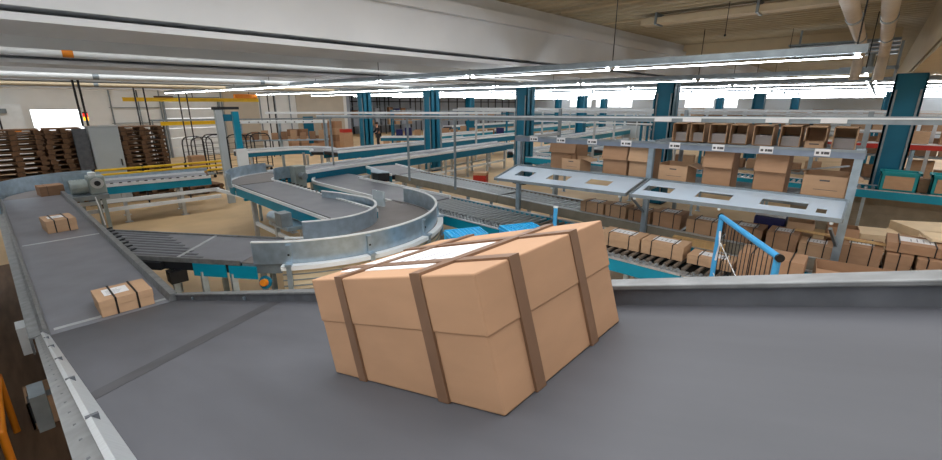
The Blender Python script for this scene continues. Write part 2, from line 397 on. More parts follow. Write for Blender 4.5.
# near rail : bright inner strip and flat outer flange
pts = [(nx(y), y, zi(y)) for y in (Y0, 3, 1, YE)]
b = LB(); b.sweep([(.0, -.1), (-.012, -.1), (-.052, .05), (-.038, .055), (.0, .008)], pts); b.build('inner_rail_strip', 'alu', t)
b = LB(); b.sweep([(-.05, .03), (-.098, .02), (-.098, -.14), (-.086, -.14), (-.08, .005), (-.05, .012)], pts); b.build('rail_flange', 'rail', t)
for k in range(22):
    y = 5.0 - .18 * k; b = LB(); x = nx(y) - .072; b.prism([(x - .004, y - .007), (x + .004, y - .007), (x + .004, y + .007), (x - .004, y + .007)], lambda p: zi(p[1]) + .02, lambda p: zi(p[1]) + .026); b.build('flange_bolt', 'raild', t)
for k in range(5):
    y = 4.5 - .75 * k; b = LB(); b.prism([(nx(y) - .05, y - .012), (nx(y) - .02, y - .012), (nx(y) - .02, y + .012), (nx(y) - .05, y + .012)], lambda p: zi(p[1]) + .03, lambda p: zi(p[1]) + .0565); b.build('joint_clip', 'raild', t)
for y in (4.4, 2.2, -.4):
    for x in (.04, 1.1):
        b = LB(); b.box(x - .04, x + .04, y - .04, y + .04, .015, zi(y) - .2); b.box(x - .09, x + .09, y - .09, y + .09, 0, .015); b.build('support_leg', 'galvd', t)

t = thing('belt_conveyor', 'long flat dark belt conveyor running away on the left with two strapped parcels', 'conveyor', (.55, 9, 0))
BL0, BL1, BR0, BR1 = .07, .08, 1.0, .98
ya, yb = 5.16, 13.6
path = [(.53, ya, ZB), (.53, yb, ZB)]
b = LB(); b.rect(path, -.46, .46, -.02, 0); b.build('belt', 'belt2', t)
b = LB(); b.rect(path, -.45, .45, -.2, -.022); b.build('bed_pan', 'galvd', t)
b = LB(); b.sweep([(.46, -.16), (.52, -.16), (.52, .055), (.5, .07), (.475, .06), (.46, .0)], path); b.build('side_rail', 'rail', t)
b = LB(); b.sweep([(-.46, 0), (-.475, .08), (-.54, .08), (-.54, -.18), (-.46, -.18)], path); b.build('side_rail', 'rail', t)
b = LB(); b.sweep([(.52, .03), (.6, .02), (.6, -.14), (.585, -.14), (.58, .005), (.52, .012)], path); b.build('rail_flange', 'rail', t)
for k in range(2):
    y = (5.25, 8.9)[k]; b = LB(); b.box(.1, .98, y, y + .05, ZB, ZB + .004); b.build('belt_joint', 'alu', t)
for y in (5.6, 8.2, 10.9, 13.2):
    for x in (.03, 1.03):
        b = LB(); b.box(x - .04, x + .04, y - .04, y + .04, .015, ZB - .2); b.box(x - .08, x + .08, y - .08, y + .08, 0, .015); b.build('support_leg', 'galvd', t)
# junction boxes and cables hung outside
for k, (y, z) in enumerate([(6.2, .5), (4.35, .62)]):
    b = LB(); b.box(-.15, -.06, y - .12, y + .12, z, z + .3); b.build('control_box', 'white' if k == 0 else 'galvd', t)
    if k:
        b = LB(); b.box(-.165, -.15, y - .06, y + .06, z + .06, z + .24); b.build('cable_cover', 'black', t)

# far curve of the main belt
CX, CYc = 1.55, 13.6
t = thing('curved_belt_conveyor', 'curved belt conveyor with a tall pale steel guard beside the pallet stacks', 'conveyor', (CX, CYc, 0))
pa = arc(CX, CYc, 1.02, 180, 90, ZB, 16)
b = LB(); b.rect(pa, -.46, .46, -.02, 0); b.build('belt', 'belt3', t)
b = LB(); b.rect(pa, -.45, .45, -.2, -.022); b.build('bed_pan', 'galvd', t)
b = LB(); b.rect([(.0, 11.8, ZB), (.0, 13.6, ZB)] + arc(CX, CYc, 1.55, 180, 80, ZB, 16), -.0, .03, -.15, .33); b.build('outer_guard', 'galv', t, smooth=True)
b = LB(); b.rect(arc(CX, CYc, .52, 180, 90, ZB, 10), 0, -.03, -.15, .14); b.build('inner_guard', 'galv', t, smooth=True)
for a in (170, 130, 95):
    x, y = CX + 1.2 * math.cos(math.radians(a)), CYc + 1.2 * math.sin(math.radians(a))
    b = LB(); b.box(x - .04, x + .04, y - .04, y + .04, 0, ZB - .2); b.build('support_leg', 'galvd', t)

# ------------------------------------------------------------------ generic conveyor
def conveyor(name, label, path, w, beltm='belt2', rail=.05, side='teal', sideh=.2, guards=(), legs=(), brace=True, railm='white', zleg=0, toe=True, nosides=False, smooth=True):
    cx = path[len(path) // 2]; t = thing(name, label, 'conveyor', (cx[0], cx[1], 0)); h = w / 2
    if beltm:
        b = LB(); b.rect(path, -h, h, -.02, 0); b.build('belt', beltm, t)
    b = LB(); b.rect(path, -h + .02, h - .02, -.14, -.025); b.build('bed_pan', 'dark', t)
    for sgn in (1, -1):
        b = LB(); b.sweep([(sgn * h, -.03), (sgn * (h + .05), -.03), (sgn * (h + .05), rail), (sgn * h, rail)], path); b.build('side_rail', railm, t, smooth=smooth)
        if side:
            b = LB(); b.rect(path, sgn * (h + .005), sgn * (h + .035), -sideh, -.032); b.build('side_panel', side, t, smooth=smooth)
    for sgn, z in guards:
        b = LB(); b.rect(path, sgn * (h + .052), sgn * (h + .072), -.05, z); b.build('side_guard', 'galv', t, smooth=True)
    prev = {}
    for p, d in legs:    # point on the centre line, unit direction
        for sgn in (1, -1):
            nrm = (-d[1] * sgn, d[0] * sgn); x, y = p[0] + nrm[0] * (h - .03), p[1] + nrm[1] * (h - .03)
            b = LB(); b.box(x - .04, x + .04, y - .04, y + .04, .012, p[2] - .14); b.box(x - .08, x + .08, y - .08, y + .08, 0, .012); b.build('support_leg', 'alu', t)
            if brace and sgn in prev:
                q = prev[sgn]; b = LB(); b.bar((q[0], q[1], .4), (x, y, .4), .05, .08); b.build('leg_brace', 'white', t)
            prev[sgn] = (x, y)
    return t
def straight(a, b, n):
    d = Vector((b[0] - a[0], b[1] - a[1])).normalized(); d = (d.x, d.y)
    return [(lerp(a, b, (i + .5) / n), d) for i in range(n)]

def rollers(t, a, b, w, pitch, r, m, z, gap=0, limit=100):
    a = Vector(a); b = Vector(b); L = (b - a).length; d = (b - a) / L; n = int(L / pitch); ang = math.atan2(d.y, d.x)
    proto = None
    for i in range(n):
        p = a + d * (pitch * (i + .5))
        if proto is None:
            s = MB(); s.cyl((0, -w / 2, 0), (0, w / 2, 0), r, 10); proto = s.build('roller', m, t, smooth=True); o = proto
        else:
            o = proto.copy(); COL.objects.link(o); o.parent = t
        o.location = (p.x - t.location.x, p.y - t.location.y, z - t.location.z); o.rotation_euler = (0, 0, ang)

# roller line module
def roller_line(label, a, b, w, z, pitch, r, m, sidem='teal', wheels=False, legz=0, group=None, wallm=None, nl=2):
    t = thing('roller_conveyor', label, 'roller conveyor', ((a[0] + b[0]) / 2, (a[1] + b[1]) / 2, 0), 0, group); h = w / 2
    pa = [(a[0], a[1], z), (b[0], b[1], z)]
    for sgn in (1, -1):
        s = LB(); s.rect(pa, sgn * h, sgn * (h + .035), -.16, .012); s.build('side_frame', sidem if (sgn == 1 or wallm is None) else wallm, t)
        s = LB(); s.rect(pa, sgn * (h - .01), sgn * (h + .04), .012, .03); s.build('frame_lip', 'alu', t)
    s = LB(); s.rect(pa, -h + .01, h - .01, -.15, -.13); s.build('under_pan', 'dark', t)
    rw = w - (.34 if wheels else .02)
    d = Vector((b[0] - a[0], b[1] - a[1])).normalized(); nrm = Vector((-d.y, d.x))
    off = nrm * (-.16 if wheels else 0)
    rollers(t, (a[0] + off.x * -1, a[1] + off.y * -1), (b[0] + off.x * -1, b[1] + off.y * -1), rw, pitch, r, m, z - r + .004)
    if wheels:   # strip of small skate wheels along the far side
        s = LB(); s.rect(pa, -h + .02, -h + .30, -.06, -.03); L = (Vector(b) - Vector(a)).length; k = int(L / .09)
        for i in range(k):
            for j in range(3):
                p = Vector((a[0], a[1])) + d * (.09 * (i + .5)) + nrm * (-h + .07 + .09 * j)
                s.cyl((p.x - nrm.x * .018, p.y - nrm.y * .018, z - .02), (p.x + nrm.x * .018, p.y + nrm.y * .018, z - .02), .025, 6)
        s.build('skate_wheel_strip', 'roller', t)
    for p, dd in straight((a[0], a[1], z), (b[0], b[1], z), nl):
        for sgn in (1, -1):
            x, y = p[0] + nrm.x * sgn * (h - .02), p[1] + nrm.y * sgn * (h - .02)
            s = LB(); s.box(x - .03, x + .03, y - .03, y + .03, .01, z - .15); s.box(x - .06, x + .06, y - .06, y + .06, 0, .01); s.build('support_leg', 'galv', t)
    return t

# ---- cross conveyor at the left (CX) with its frame
A, B = (1.72, 14.75, 1.0), (4.3, 14.35, 1.0)
t = conveyor('cross_conveyor', 'cross conveyor with a bright teal side panel in front of the yellow railing', [A, B], 1.0, 'belt2', .05, 'teal', .22,
             (), straight(lerp(A, B, -.02), lerp(A, B, .95), 2), True)
for z, yy in ((.62, .3), (.42, .5)):
    s = LB(); s.bar((1.3, 14.2 - yy * .3, z), (4.4, 13.95 - yy * .3, z), .06, .09); s.build('lower_rail', 'white', t)
s = LB(); s.bar((4.3, 13.9, .62), (5.0, 12.9, .34), .06, .09); s.build('tie_bar', 'white', t)
s = LB(); s.rect([(1.75, 14.75, 1.0), (4.45, 14.45, 1.0)], .56, .6, .03, .12); s.build('far_side_rail', 'galv', t)
for i in range(14):
    p = lerp(A, B, .05 + i * .068); s = LB(); s.box(p[0] - .03, p[0] + .03, p[1] - .62, p[1] - .57, 1.055, 1.075); s.build('rail_clip', 'dark', t)
# drive station between the curve and the cross conveyor
t = thing('drive_station', 'greenish grey motor drive station where the curve meets the cross conveyor', 'machine', (1.45, 13.5, 0))
s = LB(); s.box(1.08, 1.76, 12.9, 14.0, .9, 1.0); s.build('deck_plate', 'galvd', t)
s = LB(); s.cyl((1.14, 13.15, 1.19), (1.44, 13.15, 1.19), .16, 14); s.build('motor', 'green', t, smooth=True)
s = LB()
for k in range(5): s.cyl((1.17 + .05 * k, 13.15, 1.19), (1.19 + .05 * k, 13.15, 1.19), .172, 14)
s.build('cooling_fins', 'green', t)
s = LB(); s.box(1.45, 1.76, 12.98, 13.4, 1.0, 1.42); s.build('gear_housing', 'green', t, .03)
s = LB(); s.cyl((1.6, 12.97, 1.26), (1.6, 12.92, 1.26), .12, 14); s.build('gear_cover', 'alu', t, smooth=True)
s = LB(); s.cyl((1.6, 12.92, 1.26), (1.6, 12.90, 1.26), .06, 10); s.build('shaft_hub', 'dark', t, smooth=True)
s = LB(); s.box(1.5, 1.62, 13.0, 13.2, 1.42, 1.5); s.build('terminal_box', 'white', t, .01)
s = LB(); s.box(1.08, 1.76, 13.5, 13.55, 1.0, 1.45); s.build('back_guard', 'galv', t)
s = LB(); s.tube([(1.5, 12.92, 1.0), (1.53, 12.85, .7), (1.56, 12.85, .3)], .014, 6); s.build('hanging_cable', 'white', t)
for x, y in ((1.15, 13.0), (1.66, 13.0), (1.66, 13.9)):
    s = LB(); s.box(x - .035, x + .035, y - .035, y + .035, 0, .9); s.build('support_leg', 'green', t)

# yellow railing behind
t = thing('guard_railing', 'low yellow railing with three bars in front of the pallets and grey cabinet', 'railing', (3.5, 16, 0))
for z in (.92, 1.05, 1.18):
    s = LB(); s.cyl((2.0, 16.1, z), (5.3, 15.9, z), .036, 8); s.build('rail_bar', 'yellow', t, smooth=True)
for x in (2.0, 3.1, 4.2, 5.3):
    s = LB(); s.box(x - .02, x + .02, 16.0 - (x - 3.6) * .06 - .02, 16.0 - (x - 3.6) * .06 + .02, 0, 1.24); s.build('railing_post', 'dark', t)

# lift gate
t = thing('gate_frame', 'tall portal frame with one grey and one teal post beside the serpentine curve', 'frame', (5.2, 14.6, 0))
s = LB(); s.box(4.84, 5.04, 14.55, 14.68, 0, 2.84); s.build('grey_post', 'cab', t, .01)
s = LB(); s.box(5.32, 5.5, 14.55, 14.68, 0, 2.78); s.build('teal_post', 'teal', t, .01)
s = LB(); s.box(4.8, 5.52, 14.53, 14.7, 2.84, 2.92); s.build('head_beam', 'dark', t)
s = LB(); s.box(5.06, 5.3, 14.58, 14.64, 2.5, 2.7); s.build('switch_plate', 'tealdark', t)
s = LB(); s.box(5.24, 5.56, 14.42, 14.53, 1.06, 1.66); s.build('control_box', 'white', t, .01)

# ---- serpentine: merge conveyor (C2) + big U curve (C3)
UX, UY = 3.69, 6.99; RI, RO = 1.05, 2.06; RM = (RI + RO) / 2; HW = (RO - RI) / 2
be = 56.6
ue = (UX - RM * math.sin(math.radians(be)), UY - RM * math.cos(math.radians(be)))
d2 = (-math.cos(math.radians(be)), math.sin(math.radians(be)))
tlen = 2.35
mend = (ue[0] + d2[0] * tlen, ue[1] + d2[1] * tlen)
t = thing('curved_belt_conveyor', 'big U-shaped curved conveyor with tall steel guards left of the large parcel', 'conveyor', (UX, UY, 0))
up = [(UX + RM, UY + .45, 1.0)] + arc(UX, UY, RM, 0, -90 - be, 1.0, 40)
b = LB(); b.rect(up, -HW, HW, -.02, 0); b.build('belt', 'belt3', t, smooth=True)
b = LB(); b.rect(up, -HW, HW, -.15, -.022); b.build('bed_pan', 'galvd', t, smooth=True)
og = arc(UX, UY, RO + .04, 4, -90 - be + 6, 1.0, 44)

b = LB(); b.rect(og, 0, .02, -.0, .29); b.build('outer_guard', 'galv', t, smooth=True)
b = LB(); b.rect(og, -.012, .03, .29, .308); b.build('outer_guard_edge', 'white', t, smooth=True)
ig = [(4.5, 8.2, 1.0), (4.64, 7.7, 1.0)] + arc(UX, UY, RI - .02, 3, -90 - be + 17, 1.0, 34)
b = LB(); b.rect(ig, 0, .02, -.02, .27); b.build('inner_guard', 'galv', t, smooth=True)
b = LB(); b.rect(ig, -.012, .03, .27, .287); b.build('inner_guard_edge', 'white', t, smooth=True)
b = LB(); b.rect(up[1:], -HW - .04 - .05, -HW - .04, 0, .02); b.build('outer_lip', 'white', t, smooth=True)
lip = arc(UX, UY, RO + .02, 0, -90 - be + 16, 1.0, 40)
b = LB(); b.rect(lip, .05, .15, -.06, -.0); b.build('outer_flange', 'white', t, smooth=True)
b = LB(); b.rect(lip, .06, .09, -.34, -.06); b.build('outer_apron', 'cream', t, smooth=True)
for k in range(3):
    q = arc(UX, UY, RO + .06, 0, -90 - be + 16, 1.0, 40); b = LB(); b.rect(q, .05, .06, -.14 - .08 * k, -.125 - .08 * k); b.build('apron_groove', 'galvd', t, smooth=True)
for a in (-5, -38, -70, -100, -128):
    ca, sa = math.cos(math.radians(a)), math.sin(math.radians(a)); mm = Matrix.Translation((UX + (RO + .08) * ca, UY + (RO + .08) * sa, 1.0)) @ Matrix.Rotation(math.radians(a), 4, 'Z')
    b = LB(); b.box(-.02, .02, -.03, .03, .0, .26, mm); b.box(-.02, .12, -.04, .04, -.0, .03, mm); b.box(.06, .1, -.03, .03, -.36, .0, mm); b.build('guard_bracket', 'galv', t)
    b = LB(); b.box(.018, .026, -.012, .012, .12, .145, mm); b.build('bracket_bolt', 'dark', t)
for a in (-20, -60, -100, -140):
    for R_ in (RI + .1, RO - .1):
        x, y = UX + R_ * math.cos(math.radians(a)), UY + R_ * math.sin(math.radians(a)); b = LB(); b.box(x - .03, x + .03, y - .03, y + .03, 0, .85); b.build('support_leg', 'galvd', t)
b = LB(); b.box(5.15, 5.2, 7.0, 7.35, 1.02, 1.32); b.build('clear_flap', 'clear', t)

t = thing('merge_conveyor', 'short grey merge conveyor feeding the long left belt at an angle', 'conveyor', (ue[0], ue[1], 0))
mm = [(ue[0], ue[1], 1.0), (mend[0], mend[1], 1.0)]
md = [lerp(mm[0], mm[1], .48)]
nr = (-d2[1], d2[0])
xb = 1.06     # ends against the main belt's side rail
def onedge(o):   # point where the edge with offset o meets x = xb
    px, py = ue[0] + nr[0] * o, ue[1] + nr[1] * o; k = (xb - px) / d2[0]; return (xb, py + d2[1] * k)
eL, eR = onedge(HW), onedge(-HW)
s0L = (ue[0] + nr[0] * HW, ue[1] + nr[1] * HW); s0R = (ue[0] - nr[0] * HW, ue[1] - nr[1] * HW)
b = LB(); b.prism([s0R, eR, eL, s0L] if True else [], .98, 1.0); b.build('belt', 'belt2', t)
b = LB(); b.prism([s0R, eR, eL, s0L], .84, .975); b.build('bed_pan', 'dark', t)
# thin belts strip lines on the front half
for k in range(9):
    o = -HW + .08 + k * (2 * HW - .16) / 8; e = onedge(o); a = (e[0] - d2[0] * 1.15, e[1] - d2[1] * 1.15, 1.003)
    b = LB(); b.bar(a, (e[0], e[1], 1.003), .05, .006); b.build('narrow_belt', 'raild', t)
a1 = (ue[0] + d2[0] * .95 + nr[0] * HW, ue[1] + d2[1] * .95 + nr[1] * HW, 1.004); a2 = (ue[0] + d2[0] * 1.15 - nr[0] * HW, ue[1] + d2[1] * 1.15 - nr[1] * HW, 1.004)
b = LB(); b.bar(a1, a2, .04, .012); b.build('joint_strip', 'alu', t)
for sgn, s0, e in ((1, s0L, eL), (-1, s0R, eR)):
    pth = [(s0[0], s0[1], 1.0), (e[0], e[1], 1.0)]
    b = LB(); b.rect(pth, 0, sgn * .03, -.04, .025); b.build('side_rail', 'rail', t)
    L = (Vector(e) - Vector(s0)).length
    for q0, q1 in ((-.14, .10), (.13, .42)):
        pp = [lerp(pth[0], pth[1], q0), lerp(pth[0], pth[1], q1)]
        b = LB(); b.rect(pp, sgn * .01, sgn * .03, -.22, -.045); b.build('side_panel', 'teal', t)
    for q in (.08, .35, .62, .9):
        p = lerp(pth[0], pth[1], q); b = LB(); b.box(p[0] - .035, p[0] + .035, p[1] - .035, p[1] + .035, 0, .84); b.build('support_leg', 'galv', t)
    pp = [lerp(pth[0], pth[1], .7), lerp(pth[0], pth[1], .98)]
    b = LB(); b.rect(pp, sgn * .0, sgn * .06, -.16, -.05); b.build('chain_box', 'dark', t)
p = lerp((s0L[0], s0L[1], 0), (eL[0], eL[1], 0), .6); b = LB(); b.box(p[0] - .1, p[0] + .1, p[1] - .12, p[1] + .08, .68, .84); b.build('drive_motor', 'black', t)
for k in range(8):
    y = eR[1] + (eL[1] - eR[1]) * (k + .5) / 8; b = LB(); b.bar((1.02, y - .03, 1.045), (1.16, y + .05, 1.045), .03, .02); b.build('transfer_finger', 'dark', t)
# emergency stop
e = (ue[0] + nr[0] * (HW + .14) - d2[0] * .42, ue[1] + nr[1] * (HW + .14) - d2[1] * .42)
t2 = thing('emergency_stop', 'orange mushroom stop button on a blue ring under the curve guard', 'switch', (e[0], e[1], .78))
nv = Vector((nr[0], nr[1], .25)).normalized(); c0 = Vector((e[0], e[1], .80))
s = LB(); s.cyl(c0 - nv * .09, c0 - nv * .01, .05, 14); s.build('button_housing', 'galvd', t2)
s = LB(); s.cyl(c0 - nv * .01, c0 + nv * .01, .085, 18); s.build('button_ring', 'tealdark', t2, smooth=True)
s = LB(); s.cyl(c0 + nv * .01, c0 + nv * .06, .05, 16, .045); s.build('button_cap', 'orange', t2, smooth=True)

# ---- C4 straight + C5 curve + LX1 long cross line
ZC = 1.15
t = conveyor('belt_conveyor', 'straight grey belt conveyor with teal side inside the big U curve', [(4.28, 10.85, ZC), (4.09, 6.42, ZC)], .9, 'belt2', .025, 'teal', .22, (),
             straight((4.27, 10.6, ZC), (4.12, 7.0, ZC), 3), True)
s = LB(); s.cyl((3.35, 8.0, 1.0), (3.35, 7.65, 1.0), .1, 12); s.build('motor', 'galv', t, smooth=True)
s = LB(); s.box(3.25, 3.45, 7.4, 7.65, .9, 1.15); s.build('gear_housing', 'galvd', t, .01)
s = LB(); s.box(3.3, 3.7, 7.3, 8.05, .84, .9); s.build('motor_plate', 'galv', t)
s = LB(); s.rect([(4.28, 10.85, ZC), (4.09, 6.42, ZC)], -.47, -.44, .0, .03); s.build('near_strip', 'black', t)
for i in range(13):
    p = lerp((4.76, 10.6, ZC + .06), (4.6, 8.2, ZC + .06), i / 12); s = LB(); s.box(p[0] - .03, p[0] + .02, p[1] - .02, p[1] + .02, p[2] - .01, p[2] + .015); s.build('rail_clip', 'dark', t)
CC = (5.25, 10.95)
pa5 = arc(CC[0], CC[1], .98, 182, 90, ZC, 16)
t = conveyor('curved_belt_conveyor', 'curved grey belt with high steel guard between the portal frame and the teal belts', pa5, .92, 'belt3', .02, 'teal', .22, ((1, .27),), [], False)
for a in (170, 130, 100):
    x, y = CC[0] + .98 * math.cos(math.radians(a)), CC[1] + .98 * math.sin(math.radians(a)); s = LB(); s.box(x - .03, x + .03, y - .03, y + .03, 0, ZC - .14); s.build('support_leg', 'galv', t)
s = LB(); s.rect(arc(CC[0], CC[1], .44, 150, 60, ZC, 8), -.01, .01, -.05, .26); s.build('inner_guard', 'galv', t)
t = thing('drive_unit', 'upright grey drive unit inside the tight curve left of the teal belts', 'machine', (5.45, 11.05, 0))
s = LB(); s.box(5.3, 5.6, 10.9, 11.2, .5, 1.45); s.build('housing', 'green', t, .02)
s = LB(); s.cyl((5.45, 10.9, 1.2), (5.45, 10.7, 1.2), .09, 12); s.build('motor', 'galvd', t, smooth=True)
s = LB(); s.cyl((5.45, 11.05, 0), (5.45, 11.05, .5), .05, 10); s.build('pedestal', 'galvd', t)
A, B = (5.3, 11.95, ZC), (17.5, 13.46, ZC)
t = conveyor('cross_conveyor', 'long teal sided belt conveyor crossing the hall behind the roller lines', [A, B], .92, 'belt2', .06, 'tealdark', .28, (), straight(A, B, 8), True)
# second cross line behind with a curved end
A, B = (9.4, 16.1, 1.15), (24, 17.0, 1.15)
conveyor('cross_conveyor', 'second teal sided belt conveyor crossing the hall, behind the first', [A, B], .95, 'belt2', .06, 'tealdark', .3, (), straight(A, B, 8), True)
pa = [(7.0, 19.3, 1.1), (8.6, 19.1, 1.1)] + arc(8.8, 17.9, 1.2, 80, -60, 1.1, 16) + [(8.6, 16.9, 1.1), (7.6, 16.6, 1.1)][:0]
conveyor('curved_belt_conveyor', 'far curved conveyor with a white rim in front of the yellow rail and rolling cages', pa, .9, 'belt2', .06, 'tealdark', .2, (), [((7.4, 19.25, 1.1), (1, -.1)), ((9.8, 18.3, 1.1), (0, -1)), ((9.3, 17.0, 1.1), (-.7, -.7))], False)

# ---- C6 belt, R1 rollers, R0 rollers
def xn(y): return 5.41 + .04 * y
W1 = 1.24
def r1c(y): return (xn(y) + W1 / 2, y)
ZR = .95
pa = arc(6.46 + .6, 10.7, .6, 90, 180, ZR, 10)[:]
p6 = [(7.4, 11.35, ZR)] + [(7.06 + .62 * math.cos(a), 10.7 + .62 * math.sin(a), ZR) for a in [math.radians(90 + 10 * i) for i in range(10)]] + [(r1c(9)[0], 9, ZR), (r1c(6.9)[0], 6.9, ZR)]
t = conveyor('belt_conveyor', 'grey belt with teal side curving round beside the U-shaped guard', p6, W1 - .04, 'belt2', .05, 'teal', .24, (), [((r1c(9.8)[0], 9.8, ZR), (0, -1)), ((r1c(7.6)[0], 7.6, ZR), (0, -1))], False)
t = thing('divert_guard', 'small dark triangular deflector plate where two grey belts join', 'guard', (7.25, 10.0, ZR))
s = LB(); s.prism([(7.05, 9.75), (7.32, 9.6), (7.5, 10.7), (7.05, 10.0)], ZR + .01, ZR + .24); s.build('deflector', 'dark', t)
s = LB(); s.prism([(7.02, 9.72), (7.34, 9.56), (7.53, 10.73), (7.02, 10.03)], ZR + .24, ZR + .26); s.build('deflector_cap', 'galv', t)
grp = 'roller conveyor sections'
for k, (ya, yb, lab) in enumerate([(6.85, 4.2, 'shiny roller conveyor section with small wheel strip right of the U-shaped guard'),
                                   (4.18, 1.4, 'roller conveyor section with bright blue side under the two long strapped parcels'),
                                   (1.38, -1.7, 'roller conveyor section under the parcel pile at the right')]):
    roller_line(lab, r1c(ya)[::1], r1c(yb), W1, ZR, .12, .028, 'roller' if k == 0 else 'rollerd', 'teal', True)
def r0c(y): return (6.75 + .0824 * y + .44, y)
W0 = .82; Z0 = 1.1
for k, (ya, yb, lab) in enumerate([(9.6, 5.7, 'grey roller conveyor section behind the dotted wheel strip'),
                                   (5.68, 2.4, 'roller conveyor section under the left pale tray'),
                                   (2.38, -1.7, 'roller conveyor section under the right pale tray')]):
    roller_line(lab, r0c(ya), r0c(yb), W0, Z0, .12, .028, 'roller', 'tan', False)
t = conveyor('belt_conveyor', 'grey belt feeding the rear roller line from the long cross conveyor', [(r0c(11.5)[0] + .3, 11.45, Z0), (r0c(9.62)[0], 9.62, Z0)], .95, 'belt2', .04, 'teal', .2, (), [((r0c(10.5)[0] + .1, 10.5, Z0), (0, -1))], False)

# ------------------------------------------------------------------ parcels
def box_uv(w, d, h): return MB().box(-w / 2, w / 2, -d / 2, d / 2, 0, h)
def parcel(label, w, d, h, loc, rz=0, straps=(-.25, .25), axis='x', lab=None, m='card', seam=.5, rot=None, group='strapped parcels', sw=.016, strapm='strap', cross=False, over=.004):
    """w along local x, d along local y; straps go round the box at fractions of the other side"""
    t = thing('strapped_parcel', label, 'parcel', loc, rz, group, rot)
    bpy.context.view_layer.update()
    b = MB(); b.box(-w / 2, w / 2, -d / 2, d / 2, 0, h * seam + .01); b.build('carton', m, t, .004)
    b = MB(); e = over; b.box(-w / 2 - e, w / 2 + e, -d / 2 - e, d / 2 + e, h * seam, h); b.build('lid', m, t, .004)
    q = over + .0035
    for s in straps:
        st = MB()
        if axis == 'y':    # strap plane normal along y
            y = s * d; st.box(-w / 2 - q, w / 2 + q, y - sw / 2, y + sw / 2, h, h + q)
            st.box(-w / 2 - q, -w / 2, y - sw / 2, y + sw / 2, .0, h); st.box(w / 2, w / 2 + q, y - sw / 2, y + sw / 2, .0, h)
        else:
            x = s * w; st.box(x - sw / 2, x + sw / 2, -d / 2 - q, d / 2 + q, h, h + q)
            st.box(x - sw / 2, x + sw / 2, -d / 2 - q, -d / 2, .0, h); st.box(x - sw / 2, x + sw / 2, d / 2, d / 2 + q, .0, h)
        st.build('strap', strapm, t)
    if cross:
        for s in cross:
            st = MB(); x = s * w; st.box(x - sw / 2, x + sw / 2, -d / 2 - q, d / 2 + q, h, h + q * .8)
            st.box(x - sw / 2, x + sw / 2, -d / 2 - q, -d / 2, .0, h); st.box(x - sw / 2, x + sw / 2, d / 2, d / 2 + q, .0, h); st.build('strap', strapm, t)
    if lab:
        x, y, lw, ld = lab; l = MB(); l.box(x - lw / 2, x + lw / 2, y - ld / 2, y + ld / 2, h, h + .002)
        l.build('shipping_label', 'paper', t)
        l = MB()
        for i in range(4): l.box(x - lw * .38, x + lw * (.1 + .08 * (i % 3)), y - ld * .35 + i * ld * .17, y - ld * .35 + i * ld * .17 + ld * .035, h + .002, h + .0026)
        l.build('label_print', 'greyink', t)
    return t

# the big one on the incline (axis aligned, lies on the slope)
th = -math.atan(SL)
BXW, BXD, BXH = .52, .66, .288
bc = (.57 + BXW / 2, .41 + BXD / 2)
parcel('large strapped cardboard parcel riding down the wide inclined belt', BXW, BXD, BXH, (bc[0], bc[1], zi(bc[1]) + .001), straps=(-.24, .26), axis='y', cross=(-.27, .2),
       lab=(-.06, .09, .26, .40), m='card', seam=.56, rot=(th, 0, 0), sw=.034, strapm='strapb', over=.003)
parcel('low strapped parcel with white label on the long left belt, just before the incline', .43, .40, .17, (.66, 5.42, ZB + .002), .0, (-.2, .2), 'x', (-.05, .02, .2, .2), 'card2', .55, rot=None)
parcel('strapped parcel with white label halfway along the long left belt', .37, .52, .2, (.6, 9.75, ZB + .002), .06, (-.22, .22), 'x', (-.02, .05, .2, .2), 'card2', .55)
parcel('brown unlabelled carton entering the curve by the motor drive', .42, .4, .22, (.86, 13.75, ZB + .002), .1, (-.2,), 'x', None, 'card3', .5, strapm='strapb')

# ------------------------------------------------------------------ flow rack with trays
def rx(y): return 6.71 + .0644 * y
t = thing('flow_rack', 'long steel picking rack with pale blue trays and labelled beam', 'rack', (6.88, 2.62, 0))
for y in (5.05, 2.45, .05):
    s = LB(); x = rx(y); s.box(x - .035, x - .01, y - .04, y + .04, .012, 2.42 + .018 * (5.05 - y)); s.box(x + .01, x + .035, y - .04, y + .04, .012, 2.42 + .018 * (5.05 - y))
    s.box(x - .012, x + .012, y - .012, y + .012, .012, 2.41); s.box(x - .06, x + .06, y - .06, y + .06, 0, .012); s.build('front_post', 'galv', t)
    s = LB(); s.box(x + 1.42, x + 1.47, y - .03, y + .03, 0, 2.9); s.build('rear_post', 'galvd', t)
    s = LB(); s.bar((x + .03, y, 1.72), (x + 1.45, y, 1.74), .04, .05); s.build('cross_bar', 'alu', t)
    s = LB(); s.bar((x + .03, y, 2.36), (x + 1.45, y, 2.38), .04, .05); s.build('cross_bar', 'alu', t)
    if y < 4:
        s = LB(); s.bar((rx(y) + .03, y, 1.3), (rx(y) - .35, y + .1, 1.62), .03, .03); s.build('tray_stay', 'galvd', t)
def ztop(y): return 2.41 + .017 * (5.05 - y)
s = LB(); s.bar((rx(.1) + .05, .12, 2.3), (rx(.5) + .6, .75, 2.12), .02, .02); s.build('diagonal_brace', 'alu', t)
s = LB(); s.sweep([(-.02, -.1), (.03, -.1), (.03, 0), (-.02, 0)], [(rx(5.12) - .03, 5.12, ztop(5.12)), (rx(0) - .03, 0, ztop(0))]); s.build('label_beam', 'beam', t)
s = LB(); s.rect([(rx(5.12) - .035, 5.12, ztop(5.12)), (rx(0) - .035, 0, ztop(0))], -.03, -.022, -.03, -.0); s.build('beam_groove', 'galvd', t)
